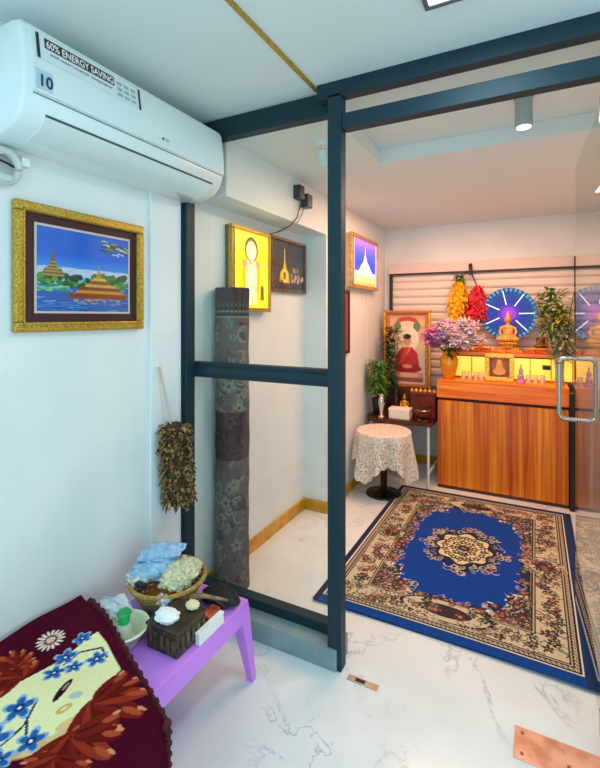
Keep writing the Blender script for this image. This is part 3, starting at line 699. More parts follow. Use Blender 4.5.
tag(crumple((-1.245, 1.268, .425), (.030, .022, .014), 33, .5, 3).build('foil', mat('silver_foil', '#d8dce0', .22, .9), None, True), 'crumpled silver foil on the steel cup by the basket', 'foil')
tag(MB().tube([(-1.46, 1.17, .43), (-1.40, 1.155, .452), (-1.33, 1.14, .458)], .004, 6).build('white_straw', mat('blue_white_plastic', '#a8bcd4', .3), None, True), 'thin bluish white stick reaching over the blanket edge to the bottle', 'stick')

# ---------------------------------------------------------------- blanket covered bench
be = thing('wooden_bench', 'wooden bench hidden under the maroon floral blanket', 'bench', (-1.2, .5, 0))
MB().prism([(-1.56, 1.115), (-1.40, 1.06), (-.915, .845), (-.915, -.05), (-1.56, -.05)], .35, .404).build('bench_top', M_DKWOOD, be)
for x, y in ((-1.54, 0), (-.965, 0), (-.965, .72), (-1.54, .90)): MB().box(x, x+.04, y, y+.04, 0, .35, .003).build('leg', M_DKWOOD, be)
bx0, by0, BW, BH = -1.57, -.10, 1.16, 1.42
cv = Cv(BW, BH, 420, 500, '#4a0420')
T = lambda p: (p[0]-bx0, p[1]-by0)
for k in range(60): cv.ell(rng.rand()*BW, rng.rand()*BH, .05+.04*rng.rand(), .03, ['#520624', '#40031a'][k % 2], rng.rand()*3, .5)
def mleaf(x, y, r, rot):
    x, y = T((x, y))
    for k in range(7):
        a = rot+(k-3)*.48; L = r*(1-.08*abs(k-3))
        cv.ell(x+L*.5*math.cos(a), y+L*.5*math.sin(a), L*.55, r*.17, ['#7a1c14', '#96301c', '#641410'][k % 3], a)
        cv.ell(x+L*.8*math.cos(a), y+L*.8*math.sin(a), L*.2, r*.06, '#b04c30', a)
        cv.ell(x+L*.95*math.cos(a+.1), y+L*.95*math.sin(a+.1), L*.1, r*.035, '#dc8c68', a)
        cv.ell(x+L*.3*math.cos(a), y+L*.3*math.sin(a), L*.28, r*.03, '#4a1014', a)
cream = [(-1.45, .60), (-1.40, .74), (-1.376, .754), (-1.345, .80), (-1.336, .87), (-1.325, .93), (-1.330, 1.0), (-1.321, 1.041), (-1.25, 1.02), (-1.117, .962), (-1.105, .90), (-1.11, .865), (-1.08, .83), (-1.058, .754), (-1.075, .70), (-1.132, .648), (-1.169, .60), (-1.25, .50), (-1.40, .46)]
cv.poly([T(p) for p in cream], '#f2ecb4')
for p in ((-1.12, .68), (-1.09, .72), (-1.16, .63), (-1.08, .78)): cv.ell(*T(p), .045, .02, '#e0a060', .9, .6)
mleaf(-1.36, .80, .105, 3.4); mleaf(-1.43, .82, .08, 2.6)
mleaf(-1.085, .845, .15, .2); mleaf(-1.05, .76, .14, -.5); mleaf(-1.03, .70, .11, -1.2); mleaf(-1.46, .62, .12, 3.4)
mleaf(-1.2, .40, .16, -1.2); mleaf(-1.02, .45, .14, -.3); mleaf(-.78, .42, .12, .4)
x, y = T((-1.435, .948))
for k in range(16):
    a = k*PI/8; cv.ell(x+.032*math.cos(a), y+.032*math.sin(a), .013, .0042, '#f0d8c8', a)
cv.ell(x, y, .014, .014, '#e8b8a0')
def stem(P): cv.line([T(p) for p in P], .0035, '#33324a')
stem([(-1.235, .773), (-1.20, .72), (-1.197, .669), (-1.20, .62)]); stem([(-1.22, .74), (-1.16, .70)]); stem([(-1.30, .90), (-1.30, .96), (-1.25, 1.0), (-1.20, .98)])
for (x, y, r) in ((-1.294, .865, .036), (-1.262, .909, .030), (-1.325, .925, .038), (-1.344, 1.00, .030), (-1.225, .962, .036), (-1.26, .742, .044), (-1.14, .700, .040), (-1.233, .655, .05), (-1.16, .632, .036), (-1.28, .60, .05), (-.93, .55, .04)):
    X, Y = T((x, y)); cv.flower(X, Y, r, '#8fb4dc', '#ffffff', 5, x*40); cv.flower(X, Y, r*.78, '#2a62a8', '#ffffff', 5, x*40); cv.ell(X, Y, r*.3, r*.3, '#163a72'); cv.ell(X, Y, r*.12, r*.12, '#f4f4f4')
X, Y = T((-1.204, .832)); cv.ell(X, Y, .042, .012, '#2e0c1c', -1.2); cv.ell(X-.004, Y+.012, .016, .004, '#b48a90', -1.2)
X, Y = T((-1.150, .815)); cv.ell(X, Y+.02, .018, .013, '#b8c8c0', .6); cv.ell(X+.008, Y-.022, .020, .012, '#d8b060', 1.1); cv.ell(X+.008, Y-.022, .010, .006, '#f0e0a0', 1.1)
cv.speckle(.05)
def edge_y(X):  # far edge of the bench as seen from above
    return np.where(X < -1.40, 1.105+(-1.40-X)*.28, 1.105-(X+1.40)*.428)
def blank_fn(U, V):
    X = bx0+U; Y = by0+V
    xe = -.896; ox = np.maximum(0, X-xe)
    sc = .5+.5*np.sin(Y*95)                 # scalloped hem
    hang = ox*(1-.03*sc*(ox > .20))
    Xr = xe+.020*np.tanh(ox*14)+.008*np.minimum(ox, .3)/.3+.010*np.sin(Y*17)*np.minimum(1, ox*8)
    Xo = np.where(ox > 0, Xr, X)
    ye = edge_y(np.minimum(X, xe)); oy = np.maximum(0, Y-ye)
    lim = .075+.007*np.sin(X*95)
    oyc = np.minimum(oy, lim)
    Yo = np.where(oy > 0, ye+.016*np.tanh(oyc*40), Y)
    Zt = .417+.006*np.sin(X*9+Y*5)+.005*np.sin(Y*21-X*8)+.0*X
    Z = Zt-np.maximum(0, ox-.012)*.97-np.maximum(0, oyc-.006)
    return Xo, Yo, np.maximum(Z, .13)
o = grid_obj('blanket', cv, blank_fn, painted('fleece', .95, sheen=.0, bump=.3))
bpy.context.view_layer.update()
sol = o.modifiers.new('thickness', 'SOLIDIFY'); sol.thickness = .006; sol.offset = 1
tag(o, 'maroon fleece blanket with cream, blue flower and rust leaf pattern', 'blanket')
mb = MB(); 
for k in range(34):
    t = k/33; x = -1.52+.645*t; ye = float(edge_y(np.array(x)))
    mb.ball((x, ye+.024, .400+.004*(k % 2)), (.011, .012+.004*(k % 2), .014), 8)
for k in range(40):
    if k < 20: mb.ball((-.874+.005*(k % 2), .903, .405-.0145*k), (.014, .008, .008), 8)
for v in mb.bm.verts: v.co.z = v.co.z
fr = sub(mb.build('scalloped_hem', noisy('maroon_hem', '#5a0c24', '#3c0618', 30, .9), None, True), o)

# ---------------------------------------------------------------- rug
rg = thing('floor_rug', 'blue rug with a cream medallion and floral border in the inner room', 'rug', (-.40, 3.03, 0))
RW, RH = 1.275, 1.80; rx, ry = -1.04, 2.13
cv = Cv(RW, RH, 400, 540, '#0c3f8c')
u, v = cv.u, cv.v
cv.rect(0, 0, RW, RH, '#0c3a78'); cv.rect(.0, .0, RW, .05, '#003e90'); cv.rect(RW-.05, 0, RW, RH, '#17305e'); cv.rect(0, 0, .03, RH, '#1a2440'); cv.rect(0, RH-.04, RW, RH, '#141c38')
L, Rr, B, Tt = .035, RW-.052, .062, RH-.045
cv.rect(L, B, Rr, Tt, '#e6dccb'); cv.rect(L+.008, B+.008, Rr-.008, Tt-.008, '#26202c')
d = np.minimum(np.minimum(u-L, Rr-u), np.minimum(v-B, Tt-v))
for s0 in (.022,):
    per = u*0+u+v
    cv.put((abs(d-(.024+.006*np.sin((u-v)*150))) < .0028) & (d > 0), '#cdb89a'); cv.put((abs(d-(.024-.006*np.sin((u-v)*150))) < .0028) & (d > 0), '#cdb89a')
cv.put((d > .040) & (d < .045), '#bda888'); cv.put((d > .045) & (d < .052), '#2a1c22')
cv.put((d > .052) & (d < .185), '#cdbd9c')
band = (d > .05) & (d < .187)
def rnd_on(mask, n, fn):
    ys, xs = np.where(mask)
    for k in rng.choice(len(ys), n): fn(u[ys[k], xs[k]], v[ys[k], xs[k]])
def rose(x, y):
    r = .018+.014*rng.rand(); c = ['#6a2430', '#3a2c24', '#8a4a40', '#2f3a2a', '#4a3440', '#7a5a40'][rng.randint(6)]
    cv.flower(x, y, r, c, '#e8d8b0', 5, rng.rand()*6); cv.ell(x, y, r*.18, r*.18, '#2a1c1c')
def vine(x, y):
    cv.arc(x, y, .012+.014*rng.rand(), rng.rand()*6, 3+rng.rand()*6, .0024, ['#2c2420', '#43502e', '#3a2430', '#5a4430'][rng.randint(4)])
rnd_on(band & (d > .065) & (d < .172), 430, vine); rnd_on(band & (d > .072) & (d < .165), 230, rose); rnd_on(band & (d > .06) & (d < .178), 200, vine)
cv.put((d > .180) & (d < .186), '#2a1c20'); cv.put((d > .186) & (d < .192), '#c9b48c'); cv.put((d > .192) & (d < .214), '#241a20'); cv.put((d > .201) & (d < .204), '#a8926c')
field = d > .214
cv.put(field, '#003c98')
# scalloped inner edge
dd = d-.214
sc = .036+.020*np.abs(np.sin(u*13.5))*np.abs(np.sin(v*11.5))+.010*np.sin(u*60)*np.sin(v*60)
cv.put(field & (dd < sc), '#1a2558')
cu_, cvv = RW/2, (B+Tt)/2
cx = np.minimum(u-L, Rr-u)-.214; cy = np.minimum(v-B, Tt-v)-.214
ca = cx/.24+cy/.30+.16*np.sin(np.arctan2(cy, cx)*9)
cv.put(field & (ca < 1.0), '#1c2250')
def curl(x, y): cv.arc(x, y, .010+.014*rng.rand(), rng.rand()*6, 4+rng.rand()*5, .0028, ['#d8c8a8', '#b9a68c', '#9a7a80', '#cdbf9c'][rng.randint(4)])
rnd_on(field & (dd < sc+.012), 240, curl); rnd_on(field & (ca < 1.08), 210, curl)
rnd_on(field & (ca < .85), 70, rose)
rnd_on(field & (dd < .028), 110, rose)
edgec = field & (abs(ca-1.0) < .05); rnd_on(edgec, 60, lambda x, y: cv.ell(x, y, .009, .006, '#e0d4b8', rng.rand()*3))
# cartouches centred on each side
for (x, y, a, b2) in ((L+.135, cvv, .085, .10), (Rr-.135, cvv, .085, .10), (cu_, B+.15, .22, .085), (cu_, Tt-.15, .20, .08)):
    m = ((u-x)/a)**2+((v-y)/b2)**2
    cv.put(m < 1.1, '#2a1c22'); cv.put(m < .92, '#cdbd9c'); cv.put(m < .34, '#3a2a30')
    rnd_on(m < .85, 26, vine); rnd_on((m < .8), 16, rose)
    rnd_on(abs(m-1.15) < .1, 24, curl)
# medallion
ang = np.arctan2((v-cvv), (u-cu_)); rr = np.hypot((u-cu_)/.235, (v-cvv)/.285)
cv.put(rr < .98+.10*np.cos(ang*8), '#15235c'); 
rnd_on((rr < 1.05+.1*np.cos(ang*8)) & (rr > .72), 130, curl)
cv.put(rr < .74+.06*np.cos(ang*8), '#231a26'); cv.put(rr < .66+.06*np.cos(ang*8), '#dfcf9f')
for k in range(16):
    a = k*PI/8; cv.flower(cu_+.235*.5*math.cos(a), cvv+.285*.5*math.sin(a), .026, ['#4a2430', '#2c2c2a'][k % 2], '#e8dcb0', 5, a)
for k in range(8):
    a = k*PI/4+.2; cv.flower(cu_+.235*.27*math.cos(a), cvv+.285*.27*math.sin(a), .028, ['#2c201c', '#5a2a34'][k % 2], '#e8dcb0', 5, a)
rnd_on(rr < .62, 40, vine); cv.flower(cu_, cvv, .045, '#3a2226', '#e8d8a8', 8); cv.ell(cu_, cvv, .010, .010, '#6a1c2c')
cv.speckle(.10)
def rug_fn(U, V):
    return rx+U, ry+V+.012*np.sin(U*3.2)*np.maximum(0, 1-V/.5), .0135+.0015*np.sin(U*7+1)*np.exp(-V/.12)
grid_obj('pile', cv, rug_fn, painted('rug_pile', .92, sheen=.1, bump=.25), rg, True)
MB().box(rx+.001, rx+RW-.001, ry+.014, ry+RH-.001, .0005, .0118).build('backing', noisy('rug_backing', '#143a74', '#0e2a58', 60, .9), rg)

# ---------------------------------------------------------------- pedestal stool under lace cloth
ps = thing('pedestal_stool', 'round stool on a black disc foot under the lace cloth', 'stool', (-1.13, 3.69, 0))
MB().lathe([(.145, 0), (.150, .006), (.145, .016), (.05, .03), (.03, .05)], 36, (-1.13, 3.69, 0)).build('base', mat('black_gloss', '#0c0c10', .2), ps, True)
MB().lathe([(.028, .03), (.028, .30), (.02, .31), (.02, .48)], 20, (-1.13, 3.69, 0)).build('column', mat('black_metal', '#101014', .3, .5), ps, True)
MB().lathe([(.205, .475), (.218, .485), (.218, .520), (.205, .532)], 40, (-1.13, 3.69, 0)).build('seat', mat('beige_vinyl', '#cdbfa4', .5), ps, True)
M_LACE = noisy('white_lace', '#f0e8dc', '#cfc2b2', 60, .8)
_b = M_LACE.node_tree.nodes['Principled BSDF']
tc = nd(M_LACE, 'ShaderNodeTexCoord'); vo = nd(M_LACE, 'ShaderNodeTexVoronoi'); vo.inputs['Scale'].default_value = 70
at = nd(M_LACE, 'ShaderNodeAttribute'); at.attribute_name = 'Col'
ma = nd(M_LACE, 'ShaderNodeMath', operation='LESS_THAN'); ma.inputs[1].default_value = .33
m2 = nd(M_LACE, 'ShaderNodeMath', operation='MULTIPLY'); m3 = nd(M_LACE, 'ShaderNodeMath', operation='SUBTRACT'); m3.inputs[0].default_value = 1
lk(M_LACE, tc.outputs['Object'], vo.inputs['Vector']); lk(M_LACE, vo.outputs['Distance'], ma.inputs[0]); lk(M_LACE, ma.outputs[0], m2.inputs[0]); lk(M_LACE, at.outputs['Fac'], m2.inputs[1]); lk(M_LACE, m2.outputs[0], m3.inputs[1]); lk(M_LACE, m3.outputs[0], _b.inputs['Alpha'])
cv = Cv(2*PI, 1, 240, 70, '#000000'); cv.put(cv.v > .55, (1, 1, 1), .9)   # lace holes only in the skirt
def lace_fn(A, T):
    R = .228; top = np.minimum(T/.45, 1); s = np.maximum(0, (T-.45)/.55)
    Lh = .235+.135*np.abs(np.cos(2*(A+.35)))**3+.02*np.abs(np.sin(A*14))
    r = R*top+s*(.012+.035*np.cos(A*9+.6)+.028*np.abs(np.cos(2*(A+.35)))); z = .541-Lh*s-.008*(top > .97)
    X = -1.13+r*np.cos(A); return np.maximum(X, -1.385), 3.69+r*np.sin(A), z
o = grid_obj('lace_tablecloth', cv, lace_fn, M_LACE); tag(o, 'white lace cloth with pointed corners draped over the round stool', 'tablecloth')

# ---------------------------------------------------------------- side shelf and what stands on it
sh = thing('side_table', 'low dark wood side table with white metal legs left of the altar', 'side table', (-1.1, 4.25, 0))
mb = MB(); mb.prism([(-1.39, 4.62), (-1.39, 4.02), (-1.37, 3.96), (-1.33, 3.93), (-.785, 3.93), (-.785, 4.62)], .545, .578); mb.build('tabletop', M_DKWOOD, sh)
for x, y in ((-1.34, 3.99), (-.815, 3.95), (-1.34, 4.58), (-.815, 4.58)): MB().tube([(x, y, 0), (x, y, .545)], .011, 10).build('leg', M_WHITE, sh, True)
MB().tube([(-.815, 3.97, .14), (-.815, 4.58, .14)], .010, 8).build('stretcher', M_WHITE, sh, True)
MB().tube([(-1.34, 4.58, .14), (-.815, 4.58, .14)], .010, 8).build('stretcher', M_WHITE, sh, True)
stp = tag(MB().box(-1.31, -.80, 4.33, 4.60, .579, .80, .006).build('wooden_step', M_DKWOOD), 'dark wooden step box on the side table under the monk portrait', 'box')

# portrait of a monk
po = thing('monk_portrait', 'gold and red framed portrait of a seated person in a red robe', 'picture', (-1.10, 4.42, .801))
M_RGF = noisy('red_gold_carving', '#c8502c', '#d8a050', 70, .4, .25, .5)
def framexz(name, parent, x0, x1, z0, z1, yf, depth, w, m):
    mb = MB()
    for a, b, c, d in ((x0, x1, z1-w, z1), (x0, x1, z0, z0+w), (x0, x0+w, z0+w, z1-w), (x1-w, x1, z0+w, z1-w)): mb.box(a, b, yf, yf+depth, c, d, w*.2)
    return mb.build(name, m, parent)
framexz('frame', po, -1.325, -.905, .801, 1.545, 4.40, .04, .035, M_RGF)
mb = MB(); mb.box(-1.35, -.88, 4.385, 4.45, 1.53, 1.555, .004); mb.build('cornice', M_RGF, po)
for x in (-1.335, -.895): MB().lathe([(.014, 0), (.012, .3), (.014, .6), (.012, .73)], 12, (x, 4.395, .802)).build('pillar', M_GOLDFIG, po, True)
PW, PH = .35, .674; cv = Cv(PW, PH, 110, 200, '#e2cfae')
for k in range(8): cv.rect(0, .40+k*.034, PW, .44+k*.034, ['#e0b890', '#d8a888', '#e4c0a0'][k % 3])
cv.ell(PW/2, .60, .11, .06, '#d84a3a'); cv.ell(PW/2, .57, .10, .045, '#f0dcc0'); cv.ell(.08, .56, .035, .05, '#6f8a5a'); cv.ell(.27, .56, .035, .05, '#6f8a5a')
cv.ell(PW/2, .44, .115, .125, '#f6ecd8'); cv.ell(PW/2, .42, .04, .052, '#e8a070'); cv.ell(PW/2, .462, .04, .026, '#3a2418')
cv.ell(.161, .425, .006, .004, '#3a2014'); cv.ell(.189, .425, .006, .004, '#3a2014'); cv.ell(PW/2, .40, .010, .003, '#a04030')
cv.poly([(.05, .14), (.075, .30), (.13, .36), (.22, .36), (.275, .30), (.30, .14)], '#c22a30'); cv.poly([(.135, .36), (.175, .28), (.215, .36)], '#f09a50'); cv.poly([(.155, .36), (.20, .36), (.12, .16), (.08, .16)], '#d84a3a')
cv.ell(PW/2, .15, .14, .045, '#a81c28'); cv.ell(PW/2, .17, .05, .02, '#e0a070'); cv.rect(.02, .06, .33, .11, '#e89a80'); cv.rect(.02, .02, .33, .06, '#a8584a'); cv.ell(PW/2, .085, .12, .02, '#f0c0a0')
MB().box(-1.30, -.93, 4.412, 4.432, .83, 1.52).build('backing', M_DKWOOD, po)
grid_obj('portrait_print', cv, lambda U, V: (-1.29+U, 4.411+0*U, .836+V), painted('portrait_paint', .3, coat=.3), po, False)

def foliage(name, parent, c, n, spread, L, w, m, seed, zdir=.5, flat=1, droop=.5):
    r = np.random.RandomState(seed); mb = MB()
    for k in range(n):
        a = r.rand()*2*PI; e = r.rand(); q = (c[0]+spread[0]*.6*math.cos(a)*e, c[1]+spread[1]*.6*math.sin(a)*e, c[2]+spread[2]*(r.rand()-.5)*1.3)
        mb.leaf(q, (math.cos(a), math.sin(a)*flat, zdir+r.randn()*.5), L*(.6+.6*r.rand()), w*(.7+.5*r.rand()), droop)
    return mb.build(name, m, parent, fix=False)
M_POT = noisy('dark_red_glaze', '#3a1418', '#241014', 12, .3)
pl = thing('bushy_plant', 'bright green bushy plant in a dark pot at the left end of the side table', 'plant', (-1.290, 4.07, .579))
MB().lathe([(.035, 0), (.04, .01), (.05, .12), (.055, .15), (.047, .15), (.04, .12)], 20, (-1.315, 4.09, .579)).build('pot', M_POT, pl, True)
foliage('foliage', pl, (-1.290, 4.02, .93), 620, (.115, .09, .23), .065, .008, M_LEAF, 3, .5)
foliage('foliage', pl, (-1.290, 4.02, .94), 200, (.12, .09, .24), .06, .007, noisy('fresh_green', '#5a9a3a', '#8fc060', 30, .5), 4, .6)
mb = MB()
for k in range(6): mb.tube([(-1.315, 4.09, .72), (-1.30+.012*k-.02, 4.07+.01*(k % 3), .85), (-1.33+.025*k, 4.05+.02*(k % 2), .95)], .003, 5)
mb.build('stems', M_LEAFD, pl)
p2 = thing('tall_dark_plant', 'tall dark green plant in a brown vase left of the portrait', 'plant', (-1.19, 4.22, .579))
MB().lathe([(.03, 0), (.045, .05), (.04, .13), (.028, .16), (.033, .18)], 20, (-1.175, 4.24, .579)).build('pot', M_POT, p2, True)
foliage('foliage', p2, (-1.235, 4.26, 1.08), 330, (.085, .05, .46), .075, .014, M_LEAFD, 7, .9)
foliage('yellow_leaves', p2, (-1.17, 4.25, 1.30), 50, (.07, .05, .10), .06, .012, M_LEAFY, 8, .7)
mb = MB()
for k in range(5): mb.tube([(-1.175, 4.24, .72), (-1.21+.015*k, 4.22, .95), (-1.27+.028*k, 4.21, 1.25)], .004, 5)
mb.build('stems', M_LEAFD, p2)
sv = thing('silver_vase', 'slim silver vase in front of the plants on the side table', 'vase', (-1.245, 3.985, .579))
MB().lathe([(.034, 0), (.036, .012), (.016, .03), (.020, .08), (.030, .13), (.028, .17), (.018, .19), (.026, .215), (.022, .215), (.014, .19)], 24, (-1.235, 3.962, .579)).build('vase_body', mat('polished_silver', '#d8d4cc', .15, 1), sv, True)
bkx = thing('white_box', 'small white box lying on the side table behind the lace cloth', 'box', (-1.075, 4.02, .579))
MB().box(-1.17, -.985, 3.97, 4.08, .579, .655, .003).build('box_body', mat('white_card', '#ece2d4', .6), bkx)
MB().box(-1.173, -.982, 3.967, 4.083, .650, .672, .003).build('lid', mat('white_card_lid', '#f4ece0', .6), bkx)
bw = thing('footed_bowl', 'dark lacquer bowl with a shiny silver foot on the side table', 'bowl', (-.87, 4.0, .579))
MB().lathe([(.045, 0), (.05, .008), (.03, .025), (.02, .03)], 24, (-.87, 4.0, .579)).build('foot', M_STEEL, bw, True)
MB().lathe([(.02, .03), (.055, .045), (.075, .085), (.078, .10), (.07, .10), (.05, .055), (.001, .045)], 28, (-.87, 4.0, .579), cap=False).build('bowl_body', noisy('red_brown_lacquer', '#5a1c14', '#7a2c1c', 20, .2), bw, True)
MB().lathe([(.077, .097), (.080, .10), (.077, .104), (.07, .102)], 28, (-.87, 4.0, .579)).build('rim', M_STEEL, bw, True)
bxw = thing('lacquer_box', 'red brown lacquer chest with gold knobs right of the gold figurine', 'box', (-.90, 4.19, .579))
MB().box(-1.01, -.79, 4.12, 4.28, .579, .79, .005).build('box_body', noisy('red_lacquer', '#7a2414', '#5a180e', 10, .25), bxw)
MB().box(-1.018, -.782, 4.112, 4.288, .79, .806, .004).build('lid', noisy('lacquer_lid', '#8a3018', '#6a2010', 10, .25), bxw)
for k in range(6): MB().lathe([(.006, 0), (.015, .008), (.016, .02), (.006, .034)], 12, (-1.0+.04*k, 4.13, .806)).build('knob', M_GOLDFIG, bxw, True)

def seated_figure(name, parent, c, h, m, robe=None, face=True):
    """seated cross-legged statue of height h on a lotus base, one continuous body"""
    k = h; x, y, z = c
    mb = MB()
    mb.ball((x, y, z+.10*k), (.30*k, .20*k, .09*k), 20)            # folded legs
    mb.ball((x-.2*k, y-.05*k, z+.09*k), (.14*k, .12*k, .08*k), 16); mb.ball((x+.2*k, y-.05*k, z+.09*k), (.14*k, .12*k, .08*k), 16)
    mb.ball((x, y+.03*k, z+.30*k), (.15*k, .10*k, .20*k), 20); mb.ball((x, y+.03*k, z+.45*k), (.19*k, .095*k, .09*k), 20)
    mb.ball((x, y+.03*k, z+.56*k), (.06*k, .06*k, .08*k), 14)
    mb.ball((x, y+.01*k, z+.70*k), (.095*k, .10*k, .125*k), 20)     # head
    mb.ball((x, y+.03*k, z+.83*k), (.05*k, .05*k, .06*k), 14); mb.lathe([(.03*k, 0), (.016*k, .06*k), (.002*k, .14*k)], 10, (x, y+.03*k, z+.86*k))
    for s in (-1, 1):
        mb.tube([(x+s*.18*k, y+.03*k, z+.47*k), (x+s*.235*k, y+.02*k, z+.32*k), (x+s*.20*k, y-.06*k, z+.21*k), (x+s*.06*k, y-.15*k, z+.17*k)], .050*k, 10, .7)
        mb.ball((x+s*.097*k, y+.02*k, z+.68*k), (.015*k, .02*k, .05*k), 8)
    mb.ball((x, y-.15*k, z+.165*k), (.08*k, .05*k, .03*k), 12); mb.ball((x, y-.09*k, z+.69*k), (.016*k, .02*k, .03*k), 8)
    o = mb.build(name, m, parent, True)
    r = o.modifiers.new('union', 'REMESH'); r.mode = 'VOXEL'; r.voxel_size = max(.0022, .018*k); r.use_smooth_shade = True
    return o
def lotus(parent, c, r, h, m):
    mb = MB(); mb.lathe([(r*.9, 0), (r, h*.15), (r*.8, h*.45), (r*.82, h*.6), (r*.95, h)], 28, c)
    for k in range(18):
        a = k*PI/9; mb.ball((c[0]+r*.9*math.cos(a), c[1]+r*.9*math.sin(a), c[2]+h*.7), (r*.14, r*.14, h*.32), 8)
    return mb.build('lotus_base', m, parent, True)
fg = thing('gold_figurine', 'small gold seated figurine left of the red lacquer chest', 'figurine', (-1.08, 4.17, .579))
lotus(fg, (-1.08, 4.17, .579), .05, .05, M_GOLDFIG); seated_figure('figure', fg, (-1.08, 4.17, .627), .16, M_GOLDFIG)

# ---------------------------------------------------------------- altar cabinet
al = thing('altar_cabinet', 'wide orange wood altar cabinet with vertical grain across the back wall', 'cabinet', (-.25, 4.35, 0))
MB().box(-.755, .232, 4.075, 4.63, .02, .765).build('carcass', M_ALTAR, al)
MB().box(-.765, .236, 4.055, 4.64, .79, .94, .004).build('top', M_ALTARTOP, al)
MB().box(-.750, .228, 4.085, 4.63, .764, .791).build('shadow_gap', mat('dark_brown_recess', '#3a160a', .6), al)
for k in range(3):
    a = -.757+k*.3303; MB().box(a+.001, a+.3293, 4.058, 4.076, .03, .762, .0015).build('door', M_ALTAR, al)
MB().box(-.757, .234, 4.066, 4.09, 0, .03).build('plinth', M_DKWOOD, al)
MB().box(.236, .292, 4.02, 4.60, 0, .90, .003).build('end_strip', mat('black_strip_gloss', '#120c0c', .2), al)['label'] = 'black upright strip at the right end'  # black slab built for the dark strip beside the right door
# riser with lit front
ri = thing('altar_riser', 'orange stepped shelf with a glowing yellow front on top of the altar', 'shelf', (-.19, 4.46, .941))
M_LITY = noisy('lit_yellow_acrylic', '#ffd84a', '#ffe98a', 4, .3); _b = M_LITY.node_tree.nodes['Principled BSDF']; _b.inputs['Emission Color'].default_value = (*H('#ffcf3a'), 1); _b.inputs['Emission Strength'].default_value = .9
MB().box(-.67, .285, 4.335, 4.345, .955, 1.135).build('lit_front', M_LITY, ri)
MB().box(-.69, .30, 4.32, 4.62, 1.145, 1.175, .003).build('shelf_top', M_ALTARTOP, ri)
MB().box(-.68, .295, 4.33, 4.61, 1.134, 1.146).build('edge_trim', M_DKWOOD, ri)
MB().box(-.67, .29, 4.345, 4.61, .941, 1.134).build('shelf_body', M_ALTARTOP, ri)
for k in range(7): MB().box(-.67+k*.157, -.66+k*.157, 4.328, 4.338, .941, 1.135).build('divider', M_GOLDFIG, ri)

# things in front of the riser
def vase(name, label, c, prof, m, group=None):
    t = thing(name, label, 'vase', c, group); MB().lathe(prof, 28, c, cap=False).build('vase_body', m, t, True); return t
yv = vase('flower_vase', 'yellow vase of pink and white flowers beside the portrait', (-.685, 4.20, .941), [(.001, 0), (.045, 0), (.055, .03), (.078, .12), (.080, .17), (.06, .21), (.05, .235), (.058, .245), (.048, .245), (.05, .20)], noisy('yellow_glaze', '#f0a820', '#d88410', 14, .25))
def blossom(c, r, m, parent, seed, centre=None):
    q = np.random.RandomState(seed); mb = MB()
    for ring, (n, tilt, L) in enumerate(((7, .15, 1), (6, .6, .85), (5, 1.2, .6))):
        for k in range(n):
            a = 2*PI*k/n+ring*.5+q.rand()*.3; mb.leaf(c, (math.cos(a), -.5+math.sin(a)*.6, tilt+q.randn()*.15+math.sin(a)*.5), r*L, r*.34, .1, .35)
    return mb.build('blossom', m, parent, fix=False)
M_PINK = noisy('pink_petal', '#e89ac8', '#d070b0', 30, .6); M_PALE = noisy('pale_petal', '#f6e8ec', '#e8c8d8', 30, .6); M_LIL = noisy('lilac_petal', '#d8b4e0', '#b890d0', 30, .6)
mb = MB(); q = np.random.RandomState(11)
pos = []
for k in range(24):
    x = -.88+.46*q.rand(); z = 1.25+.22*q.rand()-.4*abs(x+.67)*.4; pos.append((x, 4.12+.12*q.rand(), z))
pos += [(-.80, 4.08, 1.36), (-.83, 4.10, 1.30), (-.74, 4.07, 1.33), (-.62, 4.08, 1.36), (-.55, 4.1, 1.30), (-.60, 4.08, 1.27), (-.68, 4.08, 1.39)]
for p in pos: mb.tube([(-.685, 4.20, 1.15), ((p[0]-.685)/2, (p[1]+4.2)/2+.02, (p[2]+1.15)/2), p], .0025, 5)
mb.build('stems', M_LEAF, yv)
for i, p in enumerate(pos): blossom(p, .078, (M_PINK if p[0] < -.76 else M_LIL if p[0] < -.70 else M_PALE), yv, i)
foliage('leaves', yv, (-.66, 4.17, 1.22), 60, (.13, .06, .10), .06, .012, M_LEAFD, 21, .3)

gf = thing('gold_picture_frame', 'bright gold framed small picture standing at the middle of the altar', 'picture', (-.27, 4.19, .941))
framexz('frame', gf, -.385, -.155, .941, 1.178, 4.185, .025, .038, noisy('bright_gold', '#ffe070', '#e8a828', 60, .3, .3, .4))
cv = Cv(.160, .165, 50, 50, '#7a4a1c'); cv.ell(.08, .05, .05, .03, '#e0b050'); cv.ell(.08, .09, .028, .045, '#e8a850'); cv.ell(.08, .13, .017, .022, '#f0c890'); cv.ell(.08, .10, .06, .07, '#c87a30', 0, .3)
MB().box(-.35, -.19, 4.196, 4.206, .977, 1.145).build('backing', M_DKWOOD, gf)
grid_obj('print', cv, lambda U, V: (-.35+U, 4.1955+0*U, .978+V), painted('small_print', .4), gf, False)

